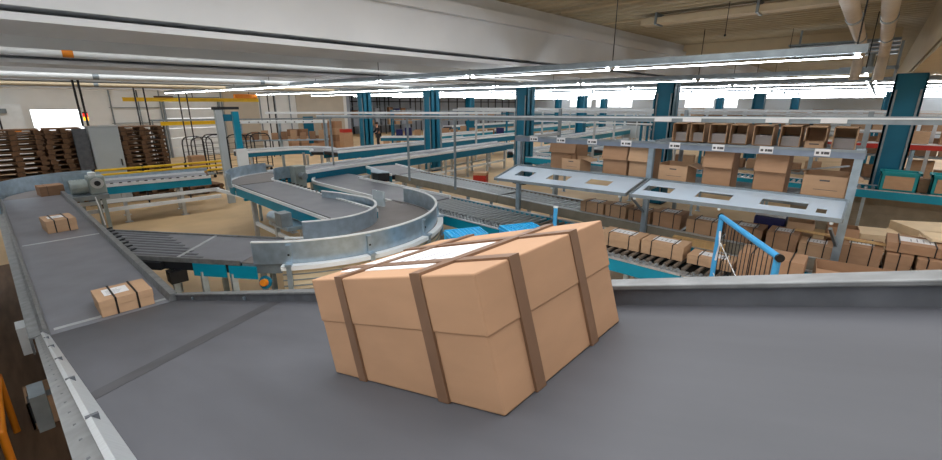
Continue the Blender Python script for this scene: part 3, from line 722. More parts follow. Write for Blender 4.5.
# labels on the beam: white plates with three dark marks
LBL = [4.67, 4.07, 3.45, 2.85, 2.1, 1.52, .96, .39]
for k, y in enumerate(LBL):
    x = rx(y) - .066; w = .17 if k < 4 else .15
    s = LB(); s.box(x - .006, x, y - w / 2, y + w / 2, ztop(y) - .085, ztop(y) - .0); s.build('shelf_label', 'paper', t)
    for yy, ww, hh in ((w * .3, .03, .028), (0, .022, .03), (-w * .27, .05, .03)):
        s = LB(); s.box(x - .009, x - .006, y + yy - ww / 2, y + yy + ww / 2, ztop(y) - .062, ztop(y) - .062 + hh); s.build('label_mark', 'ink', t)
# picking trays: sloping sheets with cut-outs
def tray(y1, y0, holes, lab):
    def P(u, v, dz=0):    # u: 0 at the left end (y1) .. 1 at y0 ; v: 0 back .. 1 front
        y = y1 + (y0 - y1) * u; xb = rx(y) - .05; fr = .71 + .03 * (1 - (y / 5)); zb = 1.84 + (5 - y) * .012; zf = 1.665 + (5 - y) * .03
        return (xb - fr * v, y, zb + (zf - zb) * v + dz)
    cu = sorted(set([0, 1] + [h[0] for h in holes] + [h[1] for h in holes])); cv = sorted(set([0, 1] + [h[2] for h in holes] + [h[3] for h in holes]))
    s = LB()
    for u0, u1 in zip(cu[:-1], cu[1:]):
        for v0, v1 in zip(cv[:-1], cv[1:]):
            if any(h[0] <= u0 + 1e-6 and h[1] >= u1 - 1e-6 and h[2] <= v0 + 1e-6 and h[3] >= v1 - 1e-6 for h in holes): continue
            s.hexa([P(u0, v0, -.012), P(u1, v0, -.012), P(u1, v1, -.012), P(u0, v1, -.012), P(u0, v0), P(u1, v0), P(u1, v1), P(u0, v1)])
    o = s.build('picking_tray', 'tray', t)
    s = LB()
    s.bar(P(-.005, 1.01, 0), P(1.005, 1.01, 0), .02, .045); s.bar(P(-.005, 1, 0), P(-.005, 0, 0), .02, .05); s.bar(P(1.005, 1, 0), P(1.005, 0, 0), .02, .05)
    s.build('tray_rim', 'galvd', o)
    s = LB(); s.bar(P(0, -.02, .0), P(1, -.02, .0), .03, .05); s.build('tray_back', 'galvd', o)
    for u in (.03, .5, .97):
        s = LB(); s.ball(P(u, 1.0, -.04), .02, 8); s.build('tray_clip', 'white', o)
tray(5.05, 2.49, [(.1, .24, .3, .64), (.38, .54, .3, .64), (.68, .84, .3, .64)], '')
tray(2.41, .07, [(.03, .2, .3, .64), (.34, .52, .3, .66), (.66, .86, .3, .66), (.9, .94, .5, .75)], '')
# beds of the two levels
s = LB()
for i in range(9): s.rect([(rx(5.0) + .1 + i * .14, 5.0, 1.80), (rx(.1) + .1 + i * .14, .1, 1.80)], 0, .03, -.05, .0)
s.build('lower_bed', 'galvd', t)
s = LB()
for i in range(8): s.rect([(rx(2.55) + .12 + i * .14, 2.55, 2.42), (rx(.05) + .12 + i * .14, .05, 2.44)], 0, .03, -.02, .03)
s.build('upper_bed', 'galvd', t)
# the long rail above
t = thing('overhead_rail', 'long pale steel rail running above the carton rack across the hall', 'rail', (6.9, 4, 2.7))
ra, rb = (rx(-1.6) - .02, -1.6, 2.85), (7.35, 13.2, 2.62)
s = LB(); s.bar(ra, rb, .05, .085); s.build('rail_beam', 'galvd', t)
s = LB(); s.bar((ra[0] - .03, ra[1], ra[2] + .02), (rb[0] - .03, rb[1], rb[2] + .02), .02, .02); s.build('rail_lip', 'white', t)
for y in (8.5, 6.8, 12.4):
    p = lerp(ra, rb, (y + 1.6) / 14.8); s = LB(); s.box(p[0] - .02, p[0] + .02, y - .02, y + .02, 1.13 if y < 10 else 0, p[2] - .04); s.build('rail_post', 'galvd', t)
for k, y in enumerate((.35, .9, 1.9, 2.3)):
    p = lerp(ra, rb, (y + 1.6) / 14.8); s = LB(); s.box(p[0] - .05, p[0] - .026, y - .12, y + .12, p[2] - .035, p[2] + .02); s.build('rail_label', 'paper', t)
# overhead white line further left
t = thing('overhead_rail', 'thin white overhead rail above the parcel stacks at mid left', 'rail', (15, 14, 2.6))
s = LB(); s.bar((8.9, 20.5, 2.62), (15.5, 12.2, 2.62), .05, .09); s.build('rail_beam', 'white', t)
for q in (.25, .75):
    p = lerp((8.9, 20.5, 0), (15.5, 12.2, 0), q); s = LB(); s.box(p[0] - .03, p[0] + .03, p[1] - .03, p[1] + .03, 0, 2.58); s.build('rail_post', 'galvd', t)

# ------------------------------------------------------------------ open pick cartons (lower level)
def pick_carton(label, w, d, h, loc, rz=0, tall=True, m='card', group='cartons on the lower rack level'):
    """w along y (front is -x), d deep in x"""
    t = thing('pick_carton', label, 'carton', loc, rz, group); bpy.context.view_layer.update(); k = .006
    b = MB(); b.box(0, d, -w / 2, w / 2, 0, k); b.box(0, d, -w / 2, -w / 2 + k, 0, h); b.box(0, d, w / 2 - k, w / 2, 0, h); b.box(d - k, d, -w / 2, w / 2, 0, h)
    if tall:
        b.box(0, k, -w / 2, w / 2, 0, h * .60); b.box(0, d, -w / 2, w / 2, h - k, h)
        b.build('carton', m, t)
        v = MB(); a = (-.005, 0, h); 
        v.hexa([(-.075, -w / 2, h * .58), (-.068, -w / 2, h * .57), (-.068, w / 2, h * .57), (-.075, w / 2, h * .58), (-.012, -w / 2, h), (0, -w / 2, h), (0, w / 2, h), (-.012, w / 2, h)])
        v.build('front_flap', m, t)
        v = MB(); v.box(-.017, -.012 + .001, -.05, .05, h * .93, h * .955); o = v.build('hand_slot', 'ink', t)
    else:
        b.box(0, k, -w / 2, w / 2, 0, h * .92); b.build('carton', m, t)
        v = MB(); v.box(-.003, 0, -.05, .05, h * .74, h * .79); v.build('hand_slot', 'ink', t)
        v = MB(); v.box(-.002, 0, -w * .32, w * .22, h * .45, h * .465); v.build('printed_line', 'ink', t)
        v = MB(); v.hexa([(d * .25, -w / 2 - .14, h * .8), (d, -w / 2 - .14, h * .8), (d, -w / 2 - .135, h * .8), (d * .25, -w / 2 - .135, h * .8), (0, -w / 2, h), (d, -w / 2, h), (d, -w / 2 + k, h), (0, -w / 2 + k, h)])
        v.build('side_flap', m, t)
    return t
ZL = 1.802
pick_carton('tall tan pick carton at the left end of the lower rack level', .54, .42, .57, (7.25, 4.2, ZL), 0, True, 'card')
pick_carton('low pick carton with hand slot before the tall carton at the rack left end', .38, .36, .29, (6.93, 3.86, ZL), -.05, False, 'card2')
pick_carton('tall pick carton left of the pair by the middle rack post', .42, .45, .56, (6.98, 3.07, ZL), 0, True, 'card')
pick_carton('tall pick carton right of the pair by the middle rack post', .34, .45, .56, (6.98, 2.66, ZL), 0, True, 'card2')
pick_carton('low pick carton with hand slot just right of the middle rack post', .42, .4, .33, (6.93, 2.13, ZL), -.05, False, 'card2')
pick_carton('tall pick carton standing right of the middle low carton', .37, .4, .57, (6.93, 1.53, ZL + .005), 0, True, 'card')
pick_carton('tallest pick carton on the lower level, second from the rack right end', .36, .42, .58, (6.92, .9, ZL + .005), 0, True, 'card')
pick_carton('low pick carton with hand slot at the right end of the rack', .44, .4, .37, (6.88, .32, ZL + .005), 0, False, 'card2')
# upper level cartons, open to the front
def bin_carton(label, w, d, h, loc, low=False, group='cartons on the upper rack level', m='card2'):
    t = thing('bin_carton', label, 'carton', loc, 0, group); bpy.context.view_layer.update(); k = .012
    b = MB(); b.box(0, d, -w / 2, w / 2, 0, k); b.box(0, d, -w / 2, -w / 2 + k, 0, h); b.box(0, d, w / 2 - k, w / 2, 0, h); b.box(d - k, d, -w / 2, w / 2, 0, h); b.box(0, d, -w / 2, w / 2, h - k, h)
    b.box(0, k, -w / 2, w / 2, 0, h * (.36 if low else .06)); b.build('carton', m, t)
    if not low:
        v = MB(); v.box(d * .35, d - k - .002, -w / 2 + k, w / 2 - k, k, h * .5); v.build('paper_stack', 'greypaper', t)
    else:
        v = MB(); v.box(-.003, 0, -.05, .05, h * .2, h * .25); v.build('hand_slot', 'ink', t)
    return t
ups = [(2.33, 2.11, 0), (2.08, 1.88, 0), (1.81, 1.57, 0), (1.54, 1.31, 0), (1.24, 1.0, 0), (.93, .69, 0), (.65, .42, 1), (.36, .12, 0)]
for k, (y1, y0, low) in enumerate(ups):
    bin_carton('open fronted carton on the upper rack level, %s from its left end' % ORD[k], (y1 - y0) * .95, .38, .275, (7.0 + .02 * (k % 2), (y1 + y0) / 2 * .955, 2.455), low)

# ------------------------------------------------------------------ parcels on the roller lines
def onr(y0, y1, x, z, h, w, lab, straps=(-.25, .25), m='card2', label=True, rz=0):
    d = y1 - y0
    return parcel(lab, w, d, h, (x + w / 2, (y0 + y1) / 2, z), rz, straps, 'y', (0.02, 0, w * .5, d * .6) if label else None, m, .5, sw=.012)
zr = ZR + .006
onr(2.17, 2.78, 6.0, zr, .2, .36, 'long strapped parcel on the blue sided rollers, left of the two end to end')
onr(1.58, 2.14, 6.0, zr, .2, .36, 'long strapped parcel on the blue sided rollers, right of the two end to end')
onr(.98, 1.52, 6.0, zr, .12, .34, 'flat strapped parcel on the rollers just behind the blue trolley handle')
onr(.28, .9, 5.75, zr, .36, .4, 'tall brown carton seen through the wires of the blue trolley', (-.3, .3), 'card', False)
z0 = Z0 + .006
onr(3.26, 3.70, 7.1, z0, .2, .36, 'strapped parcel under the left tray, first from the shiny rollers')
onr(2.84, 3.2, 7.06, z0, .22, .36, 'strapped parcel under the left tray, second from the shiny rollers')
onr(2.42, 2.78, 7.04, z0, .2, .36, 'strapped parcel under the trays just left of the middle post', m='card')
onr(1.94, 2.36, 7.0, z0, .24, .4, 'strapped parcel under the trays just right of the middle post', m='card')
onr(1.38, 1.84, 6.96, z0, .22, .36, 'strapped parcel under the right tray beside the blue trolley corner')
onr(.86, 1.3, 6.95, z0, .22, .4, 'strapped parcel seen above the sloping blue trolley bar', m='card')
onr(.46, .8, 6.90, z0, .24, .4, 'strapped parcel under the right tray below the navy bundle', m='card')
onr(.09, .43, 6.82, z0, .18, .36, 'strapped parcel with a square white label left of the right rack post', m='card2')
onr(-.36, .03, 6.84, z0, .24, .45, 'strapped parcel right behind the foot of the right rack post', m='card')
onr(-.62, -.40, 6.84, z0, .22, .45, 'narrow strapped parcel under the wide flat box at right', (0,), 'card', False)
onr(-1.2, -.66, 6.8, z0, .22, .5, 'long low strapped parcel at the right end of the pile', (-.35, .0, .35), 'card', True)
onr(-.9, -.38, 6.9, z0 + .232, .11, .5, 'wide flat strapped box with white sheet lying on top of the pile', (-.28, .3), 'card', True)
onr(-1.6, -1.0, 7.5, z0, .36, .4, 'strapped parcel at the far right edge behind the long low one', (-.2, .2), 'card', False)
# loose things in the pile
def open_tray(label, w, d, h, loc, rz, m='card'):
    t = thing('open_carton', label, 'carton', loc, rz, 'open cartons'); bpy.context.view_layer.update(); k = .006
    b = MB(); b.box(-w / 2, w / 2, -d / 2, d / 2, 0, k); b.box(-w / 2, w / 2, -d / 2, -d / 2 + k, 0, h); b.box(-w / 2, w / 2, d / 2 - k, d / 2, 0, h)
    b.box(-w / 2, -w / 2 + k, -d / 2, d / 2, 0, h); b.box(w / 2 - k, w / 2, -d / 2, d / 2, 0, h); b.build('carton', m, t)
    v = MB(); v.hexa([(-w / 2 - .1, -d / 2, h * .75), (-w / 2 - .095, -d / 2, h * .74), (-w / 2 - .095, d / 2, h * .74), (-w / 2 - .1, d / 2, h * .75), (-w / 2, -d / 2, h), (-w / 2 + k, -d / 2, h), (-w / 2 + k, d / 2, h), (-w / 2, d / 2, h)])
    v.build('carton_flap', m, t)
    return t
open_tray('empty open carton lying on the rollers just over the belt rail', .42, .8, .27, (6.25, -.2, zr), 0.1)
open_tray('empty open carton at the right edge over the belt rail', .42, .55, .37, (6.2, -.92, zr), 0.05)
open_tray('empty tan carton behind the navy bundle under the right tray', .3, .3, .32, (7.5, .5, z0), .1, 'card2')
open_tray('empty tan carton behind the right rack post', .25, .32, .34, (7.42, .05, z0), .1, 'card')
b = MB(); b.box(-.04, .04, -.5, .5, 0, .02); o = b.build('plank', 'plank'); o.location = (7.1, .02, z0 + .25); o.rotation_euler = (0, 0, -.1); tag(o, 'thin raw wooden slat lying across the parcels by the right rack post', 'slat')
t = thing('wrapped_bundle', 'navy blue film wrapped bundle under the right tray', 'bundle', (7.5, .86, z0)); bpy.context.view_layer.update()
b = MB(); b.box(-.14, .14, -.19, .19, 0, .34); b.build('film', 'navy', t, .03)
b = MB(); b.box(-.13, .13, -.18, .18, .34, .36); b.build('top_sheet', 'paper', t)
b = MB(); b.box(-.05, .05, -.35, .35, 0, .12); o = b.build('timber', 'plank'); o.location = (6.86, 1.55, ZR - .0); o.location = (6.78, 1.6, zr); tag(o, 'short tan timber lying between the two roller lines', 'timber')
for k, (x, y, z, w, d, rz, lab) in enumerate([(7.95, -.3, 0, .5, .5, .3, 'pile of flat pale cardboard behind the wide flat box, left one'),
                                             (8.35, -.9, 0, .6, .8, .5, 'pile of flat pale cardboard at the back of the parcels, the biggest'),
                                             (7.4, -1.0, z0 + .36, .4, .6, .2, 'loose pale cardboard sheet resting on the right edge parcel')]):
    hh = (1.33, 1.42, .03)[k]
    b = MB(); n_ = 12 if k < 2 else 1
    for i in range(n_): b.box(-w / 2 + .01 * (i % 3), w / 2 - .012 * (i % 2), -d / 2 + .012 * (i % 2), d / 2 - .01 * (i % 3), hh * i / n_, hh * (i + 1) / n_)
    o = b.build('cardboard_stack', 'cardpale'); o.location = (x, y, z); o.rotation_euler = (0, 0, rz); tag(o, lab, 'cardboard')

# ------------------------------------------------------------------ blue trolley and crates
t = thing('roll_cage', 'bright blue tube trolley frame with wire mesh beyond the inclined belt', 'trolley', (4.8, .75, 0))
c1, c2 = Vector((5.33, 1.06, 1.8)), Vector((4.17, .38, 1.8)); dd = (c2 - c1).normalized(); nn = Vector((-dd.y, dd.x, 0))
s = LB(); s.cyl(c1, c2, .028, 12); s.ball(c1, .028, 12); s.ball(c2, .028, 12); s.build('top_tube', 'blue', t, smooth=True)
for c in (c1, c2):
    s = LB(); s.cyl((c.x, c.y, .22), c, .028, 12); s.build('upright_tube', 'blue', t, smooth=True)
    s = LB(); s.cyl(c + dd * (.02 if c is c2 else -.03), c + dd * (.045 if c is c2 else -.02), .034, 12); s.build('end_cap', 'black', t)
    s = LB(); s.cyl((c.x, c.y, .065) - nn * .0 if False else Vector((c.x, c.y, .07)) - nn * .02, Vector((c.x, c.y, .07)) + nn * .02, .07, 14); s.build('caster_wheel', 'black', t, smooth=True)
    s = LB(); s.box(c.x - .03, c.x + .03, c.y - .03, c.y + .03, .13, .22); s.build('caster_fork', 'galvd', t)
s = LB()
for i in range(1, 16):
    p = c1.lerp(c2, i / 16); s.cyl((p.x, p.y, .3), (p.x, p.y, 1.78), .004, 6)
s.build('wire_uprights', 'dark', t)
s = LB()
for z in (.3, .7, 1.1): s.cyl((c1.x, c1.y, z + .45), (c2.x, c2.y, z), .005, 6)
s.build('wire_crossbars', 'white', t)
s = LB(); q1, q2 = c1 + nn * -.02, c1 + nn * -.02; s.tube([c1 + Vector((0, 0, -.12)), c1 + dd * .08 + Vector((0, 0, -.3)), c1 + dd * .02 + Vector((0, 0, -.5))], .012, 6); s.build('latch_cord', 'paper', t)
s = LB(); bb = [c1, c2, c2 - nn * .7, c1 - nn * .7]; s.prism([(p.x, p.y) for p in bb], .2, .24); s.build('trolley_base', 'blue', t)
for c in (c1 - nn * .7, c2 - nn * .7):
    s = LB(); s.cyl((c.x, c.y, 0.14), (c.x, c.y, .2), .02, 8); s.cyl((c.x - .02, c.y, .07), (c.x + .02, c.y, .07), .07, 12); s.build('caster_wheel', 'black', t)

def crate(label, loc, rz, group='stacked blue plastic crates'):
    t = thing('plastic_crate', label, 'crate', loc, rz, group); bpy.context.view_layer.update(); w, d, h = .56, .38, .3
    b = MB()
    for x0, x1, y0, y1 in ((-w / 2, w / 2, -d / 2, -d / 2 + .02), (-w / 2, w / 2, d / 2 - .02, d / 2), (-w / 2, -w / 2 + .02, -d / 2, d / 2), (w / 2 - .02, w / 2, -d / 2, d / 2)): b.box(x0, x1, y0, y1, 0, h)
    b.build('crate_walls', 'crate', t)
    b = MB()
    for i in range(9): b.box(-w / 2 + .03 + i * .06, -w / 2 + .05 + i * .06, -d / 2, d / 2, .0 if False else h - .03, h - .01)
    for i in range(6): b.box(-w / 2, w / 2, -d / 2 + .03 + i * .06, -d / 2 + .05 + i * .06, h - .034, h - .012)
    b.build('lid_grid', 'crate', t)
    b = MB(); b.box(-w / 2 - .015, w / 2 + .015, -d / 2 - .015, d / 2 + .015, h - .05, h - .035); b.build('crate_rim', 'crate', t)
    return t
c0 = None
for k, (x, y, rz, wh) in enumerate([(4.5, 4.15, -.5, 'left blue stack behind the big parcel'), (5.15, 3.62, -.45, 'right blue stack behind the big parcel')]):
    for j in range(4):
        nm = ['bottom', 'second', 'third', 'top'][j]
        if c0 is None: c0 = crate('bright blue crate, %s of the %s' % (nm, wh), (x, y, 0.0), rz)
        else: dup(c0, (x, y, (.301 + .012 * k) * j), rz, 'bright blue crate, %s of the %s' % (nm, wh))
t = thing('trolley_handle', 'light blue upright handle tube poking up behind the big parcel', 'handle', (5.22, 3.1, 0))
s = LB(); s.cyl((5.22, 3.1, .1), (5.22, 3.1, 1.6), .03, 10); s.build('handle_tube', 'blue', t, smooth=True)
s = LB(); s.cyl((5.22, 3.1, 0), (5.22, 3.1, .1), .12, 12); s.build('foot', 'dark', t)
s = LB(); s.cyl((5.22, 3.1, 1.6), (5.22, 3.1, 1.62), .034, 10); s.build('handle_cap', 'white', t)

# ------------------------------------------------------------------ tub line at the right
def tl(y): return (13.28, y)
for k, (ya, yb, lab) in enumerate([(9.0, 4.2, 'roller line with teal front glimpsed between the tall cartons at left'), (4.18, .9, 'roller line with teal front glimpsed between the rack cartons at right'), (.88, -3.2, 'roller line with bright teal front carrying the teal tubs')]):
    roller_line(lab, tl(ya), tl(yb), .74, 1.17, .12, .035, 'roller', 'teal')
b = MB(); b.box(13.58, 13.61, -3.2, 1.2, .0, 1.0)
for i in range(5): b.box(13.56, 13.58, -3.2, 1.2, .12 + .2 * i, .17 + .2 * i)
tag(b.build('skirt_panel', 'tan'), 'tan ribbed skirt panel under the roller line of the teal tubs', 'panel')
def tub(label, y):
    t = thing('storage_tub', label, 'tub', (13.22, y, 1.18), 0, 'teal tubs on the roller line'); bpy.context.view_layer.update(); h = .42
    b = MB()
    def ring(x0, x1, y0, y1, e, z0, z1, t_=.02):
        for q in ((x0, x0 + t_, y0, y1), (x1 - t_, x1, y0, y1), (x0, x1, y0, y0 + t_), (x0, x1, y1 - t_, y1)): b.box(*q, z0, z1)
    b.box(-.24, .24, -.30, .30, 0, .02); ring(-.24, .24, -.30, .30, 0, 0, h); ring(-.27, .27, -.33, .33, 0, h - .05, h, .03); b.build('tub_body', 'tealtub', t)
    v = MB(); v.box(-.25, -.242, -.23, .23, .05, h - .09); v.build('card_panel', 'card2', t)
    v = MB(); v.box(-.2, .2, -.26, .26, .02, .36); v.build('contents', 'card', t)
    return t
tub('teal plastic tub with card front on the roller line, left of the two', -.63)
tub('teal plastic tub with card front on the roller line, at the right edge', -1.42)
parcel('brown carton between the two teal tubs', .3, .16, .28, (13.36, -1.03, 1.18), 0, (), 'y', None, 'card', .6, group='cartons behind the tubs')
parcel('pink brown flat carton by the right teal tub', .3, .3, .3, (13.36, -1.95, 1.18), 0, (), 'y', None, 'card3', .6, group='cartons behind the tubs')

# ------------------------------------------------------------------ pallets
def pallet(w, d):
    t = thing('pallet', 'x', 'pallet', (0, 0, 0), 0, 'stacked wooden pallets'); bpy.context.view_layer.update()
    b = MB(); k = 5
    for i in range(k): b.box(-w / 2, w / 2, -d / 2 + i * (d - .14) / (k - 1), -d / 2 + i * (d - .14) / (k - 1) + .14, .118, .144)
    b.build('top_boards', 'wood', t)
    b = MB()
    for x in (-w / 2, -.05, w / 2 - .1): b.box(x, x + .1, -d / 2, d / 2, 0, .022)
    b.build('bottom_boards', 'woodd', t)
    b = MB()
    for x in (-w / 2, -.05, w / 2 - .1):
        b.box(x, x + .1, -d / 2, d / 2, .1, .122)
        for y in (-d / 2, -.07, d / 2 - .14): b.box(x - .02, x + .14, y, y + .14, .022, .1)
    b.build('blocks', 'wood', t)
    return t
PA, PB = pallet(1.1, .8), pallet(.8, 1.1)
stk = [(.62, 17.9, PA, 16, 'in the stack at the left edge'), (1.68, 18.05, PB, 16, 'in the stack under the window'), (3.6, 17.9, PA, 16, 'in the stack right of the grey cabinet'),
       (.62, 19.4, PA, 15, 'in the rear stack behind the left edge'), (1.7, 19.6, PB, 15, 'in the rear stack behind the window stack'), (3.5, 19.3, PA, 15, 'in the rear stack behind the cabinet')]
used = set()
for x, y, P0, n_, wh in stk:
    for j in range(n_):
        lab = 'wooden pallet %s, %s from its top' % (wh, ORD[n_ - 1 - j]) if j < n_ - 1 else 'wooden pallet %s, the topmost' % wh
        jit = (random.uniform(-.03, .03), random.uniform(-.03, .03), random.uniform(-.03, .03))
        if id(P0) not in used:
            used.add(id(P0)); P0.location = (x + jit[0], y, 0); P0.rotation_euler = (0, 0, jit[2]); P0['label'] = lab
        else: dup(P0, (x + jit[0], y + jit[1], .1445 * j), jit[2], lab)
dup(PA, (4.9, 17.2, 0), .1, 'lone wooden pallet lying on the floor behind the teal cross conveyor')
dup(PA, (4.9, 17.2, .1445), .14, 'wooden pallet on top of the lone floor pallet behind the cross conveyor')

# electrical cabinet + stack light
t = thing('electrical_cabinet', 'tall plain grey electrical cabinet between the pallet stacks', 'cabinet', (2.58, 17.5, 0)); bpy.context.view_layer.update()
b = MB(); b.box(-.36, .36, -.2, .3, .1, 2.34); b.build('cabinet_body', 'cab', t, .01)
b = MB(); b.box(-.34, .34, -.225, -.202, .14, 2.3); d_ = b.build('cabinet_door', 'cab', t, .005)
b = MB(); b.box(.26, .29, -.25, -.226, 1.15, 1.35); b.build('door_handle', 'black', d_)
b = MB(); b.box(-.36, .36, -.2, .3, 0, .1); b.build('plinth', 'dark', t)
b = MB(); b.box(-.38, .38, -.22, .32, 2.34, 2.37); b.build('cabinet_roof', 'alu', t)
t = thing('signal_light', 'small stack light with red and amber lamps above the grey cabinet', 'signal light', (2.3, 17.75, 2.37)); bpy.context.view_layer.update()
b = MB(); b.cyl((0, 0, 0), (0, 0, .15), .02, 8); b.cyl((0, 0, .36), (0, 0, .4), .06, 10); b.build('stem', 'black', t)
b = MB(); b.cyl((0, 0, .15), (0, 0, .25), .06, 12); b.build('amber_lamp', 'amber', t)
b = MB(); b.cyl((0, 0, .26), (0, 0, .36), .06, 12); b.build('red_lamp', 'redlamp', t)
# dark panel beside the cabinet and twin hanging posts
b = MB(); b.box(1.86, 2.18, 17.32, 17.38, 0, 2.3); b.box(1.86, 2.18, 17.28, 17.32, 1.1, 1.2); b.box(1.86, 1.9, 17.3, 17.45, 0, 2.3); tag(b.build('steel_screen', 'raild'), 'dark grey steel screen left of the grey cabinet', 'screen')
for k, (x, y, wh) in enumerate([(2.12, 17.2, 'in front of the pale window'), (4.9, 24, 'left of the white sectional door'), (7.1, 26, 'beside the white sectional door'), (11.5, 26, 'right of the white sectional door')]):
    t = thing('hanging_post', 'pair of thin dark posts hanging from the roof ' + wh, 'post', (x, y, 0))
    for q in (0, .12 if k == 0 else .35):
        s = LB(); s.box(x + q - .025, x + q + .025, y - .025, y + .025, 0 if k else 2.38, 4.6 if k else 4.6); s.build('post', 'dark', t)
    s = LB()
    for z in (3.9,): s.box(x, x + (.12 if k == 0 else .35), y - .02, y + .02, z, z + .04)
    s.build('post_link', 'dark', t)
# crane beams
for k, (z, x0, x1, y, lab) in enumerate([(3.12, 5.0, 11.4, 27, 'upper yellow crane beam before the white sectional door'), (1.93, 6.4, 9.3, 27.2, 'lower yellow beam before the white sectional door')]):
    t = thing('crane_beam', lab, 'beam', (x0, y, z))
    s = LB(); s.box(x0, x1, y - .06, y + .06, z, z + .03); s.box(x0, x1, y - .02, y + .02, z + .03, z + .16); s.box(x0, x1, y - .06, y + .06, z + .16, z + .19); s.build('girder', 'yellow', t)
    if k == 0:
        s = LB(); s.box(10.1, 11.3, y - .15, y + .15, z + .19, z + .42); s.build('hoist_trolley', 'orange', t, .02)
        s = LB(); s.box(6.3, 7.1, y - .1, y + .1, z + .19, z + .27); s.build('end_carriage', 'woodd', t)
        for x in (5.6, 8, 10.9):
            s = LB(); s.cyl((x, y, z + .19), (x, y, 4.6), .02, 6); s.build('beam_hanger', 'dark', t)
    else:
        for x in (6.5, 9.2):
            s = LB(); s.box(x - .03, x + .03, y - .03, y + .03, 0, z); s.build('beam_post', 'dark', t)
# grey pipe line crossing over the door
t = thing('ceiling_pipe', 'grey rail crossing the white sectional door at head height', 'rail', (8, 25.5, 2.3))
s = LB(); s.bar((5.6, 25.6, 2.25), (14, 23.5, 2.2), .06, .08); s.build('rail_beam', 'galvd', t)
for x, y in ((5.7, 25.58), (13.9, 23.52)):
    s = LB(); s.box(x - .03, x + .03, y - .03, y + .03, 0, 2.22); s.build('rail_post', 'galvd', t)
# white panel at the left with devices
t = thing('wall_cabinet', 'pale wall cabinet with small devices left of the window', 'cabinet', (1.1, 29.5, 0))
s = LB(); s.box(.2, 1.6, 29.3, 29.9, 0, 3.0); s.build('cabinet_body', 'white', t)
s = LB(); s.box(.5, 1.1, 29.22, 29.3, 2.6, 2.8); s.build('device_box', 'galvd', t)
s = LB(); s.box(1.15, 1.4, 29.22, 29.3, 1.7, 1.9); s.build('warning_sign', 'orange', t)
s = LB(); s.cyl((.8, 29.26, 1.6), (.8, 29.26, 2.6), .03, 8); s.build('riser_pipe', 'dark', t)

# rolling wire cages in front of the door
def wire_cage(label, x, y, rz, h=1.7, w=.85):
    t = thing('wire_roll_cage', label, 'trolley', (x, y, 0), rz, 'dark wire roll cages'); bpy.context.view_layer.update()
    for yy in (-.33, .33):
        b = MB(); pts = [(-w / 2, yy, .15), (-w / 2, yy, h - .25)] + [(-w / 2 + .25 - .25 * math.cos(a), yy, h - .25 + .25 * math.sin(a)) for a in (.5, 1, 1.57)] + [(w / 2 - .25 + .25 * math.sin(a), yy, h - .25 + .25 * math.cos(a)) for a in (0, .57, 1.07, 1.57)] + [(w / 2, yy, .15)]
        b.tube(pts, .025, 6); b.build('hoop_frame', 'dark', t)
    for i in range(6):
        for yy in (-.33, .33): b = MB(); b.cyl((-w / 2, yy, .35 + .25 * i), (w / 2, yy, .35 + .25 * i), .009, 5); b.build('wire_bar', 'dark', t)
    b = MB(); b.box(-w / 2, w / 2, -.35, .35, .14, .19); b.build('cage_base', 'galvd', t)
    for x_ in (-w / 2 + .08, w / 2 - .08):
        for yy in (-.3, .3):
            b = MB(); b.cyl((x_, yy - .015, .065), (x_, yy + .015, .065), .065, 10); b.cyl((x_, yy, .065), (x_, yy, .14), .015, 6); b.build('caster_wheel', 'black', t)
    return t
W = [(6.0, 20.6, .2, 'left of the portal frame'), (7.0, 21.6, -.1, 'behind the portal frame'), (7.7, 20.6, .15, 'right of the teal portal post'), (8.7, 21.2, -.1, 'under the row of little cartons')]
wc = None
for x, y, rz, wh in W:
    if wc is None: wc = wire_cage('dark wire roll cage ' + wh, x, y, rz)
    else: dup(wc, (x, y, 0), rz, 'dark wire roll cage ' + wh)
# sorting shelf with small cartons (mid left)
t = thing('sorting_shelf', 'pale sorting shelf with posts at mid left holding small cartons', 'shelf', (9, 20.2, 0))
SA, SB = (8.2, 21.9), (11.4, 19.6)
for z, m in ((1.35, 'galv'), (2.16, 'white')):
    s = LB(); s.rect([(SA[0], SA[1], z), (SB[0], SB[1], z)], -.2, .2, -.03, .03 if z < 2 else .1); s.build('shelf_board', m, t)
for q in (.02, .45, .98):
    p = lerp(SA, SB, q); s = LB(); s.box(p[0] - .05, p[0] + .05, p[1] - .05, p[1] + .05, 0, 2.16); s.build('shelf_post', 'galv', t)
s = LB()
for i in range(9):
    p = lerp(SA, SB, .05 + i * .1); s.box(p[0] - .2 - .02, p[0] - .2 + .02, p[1] - .2, p[1] - .16, 2.17, 2.22)
s.build('shelf_marks', 'ink', t)

# ------------------------------------------------------------------ simple cartons (small in the photo)
BOXC = {}
def carton(label, x, y, z, w, d, h, rz=0, m='card', group=None):
    key = (m,)
    if key not in BOXC:
        o = MB().box(-.5, .5, -.5, .5, 0, 1); b = o; o.box(-.06, .06, -.5, .5, 1, 1.006); BOXC[key] = o.build('carton', m); o = BOXC[key]; src = True
    else:
        o = BOXC[key].copy(); COL.objects.link(o)
    o.location = (x, y, z); o.scale = (w, d, h); o.rotation_euler = (0, 0, rz)
    tag(o, label, 'carton', group); return o
for i in range(9):
    p = lerp(SA, SB, .06 + i * .108); carton('small brown carton on the sorting shelf at mid left, %s from its left end' % ORD[i], p[0], p[1], 1.381, .26, .24, .3 + .06 * (i % 3), -.6, ['card', 'card3', 'card2'][i % 3], 'cartons on the sorting shelf')
carton('brown carton on the pallets right of the third pallet stack', 4.9, 17.2, .29, .42, .4, 1.0, 0, 'card', None)['label'] = 'tall brown carton standing on the lone pallet pile'
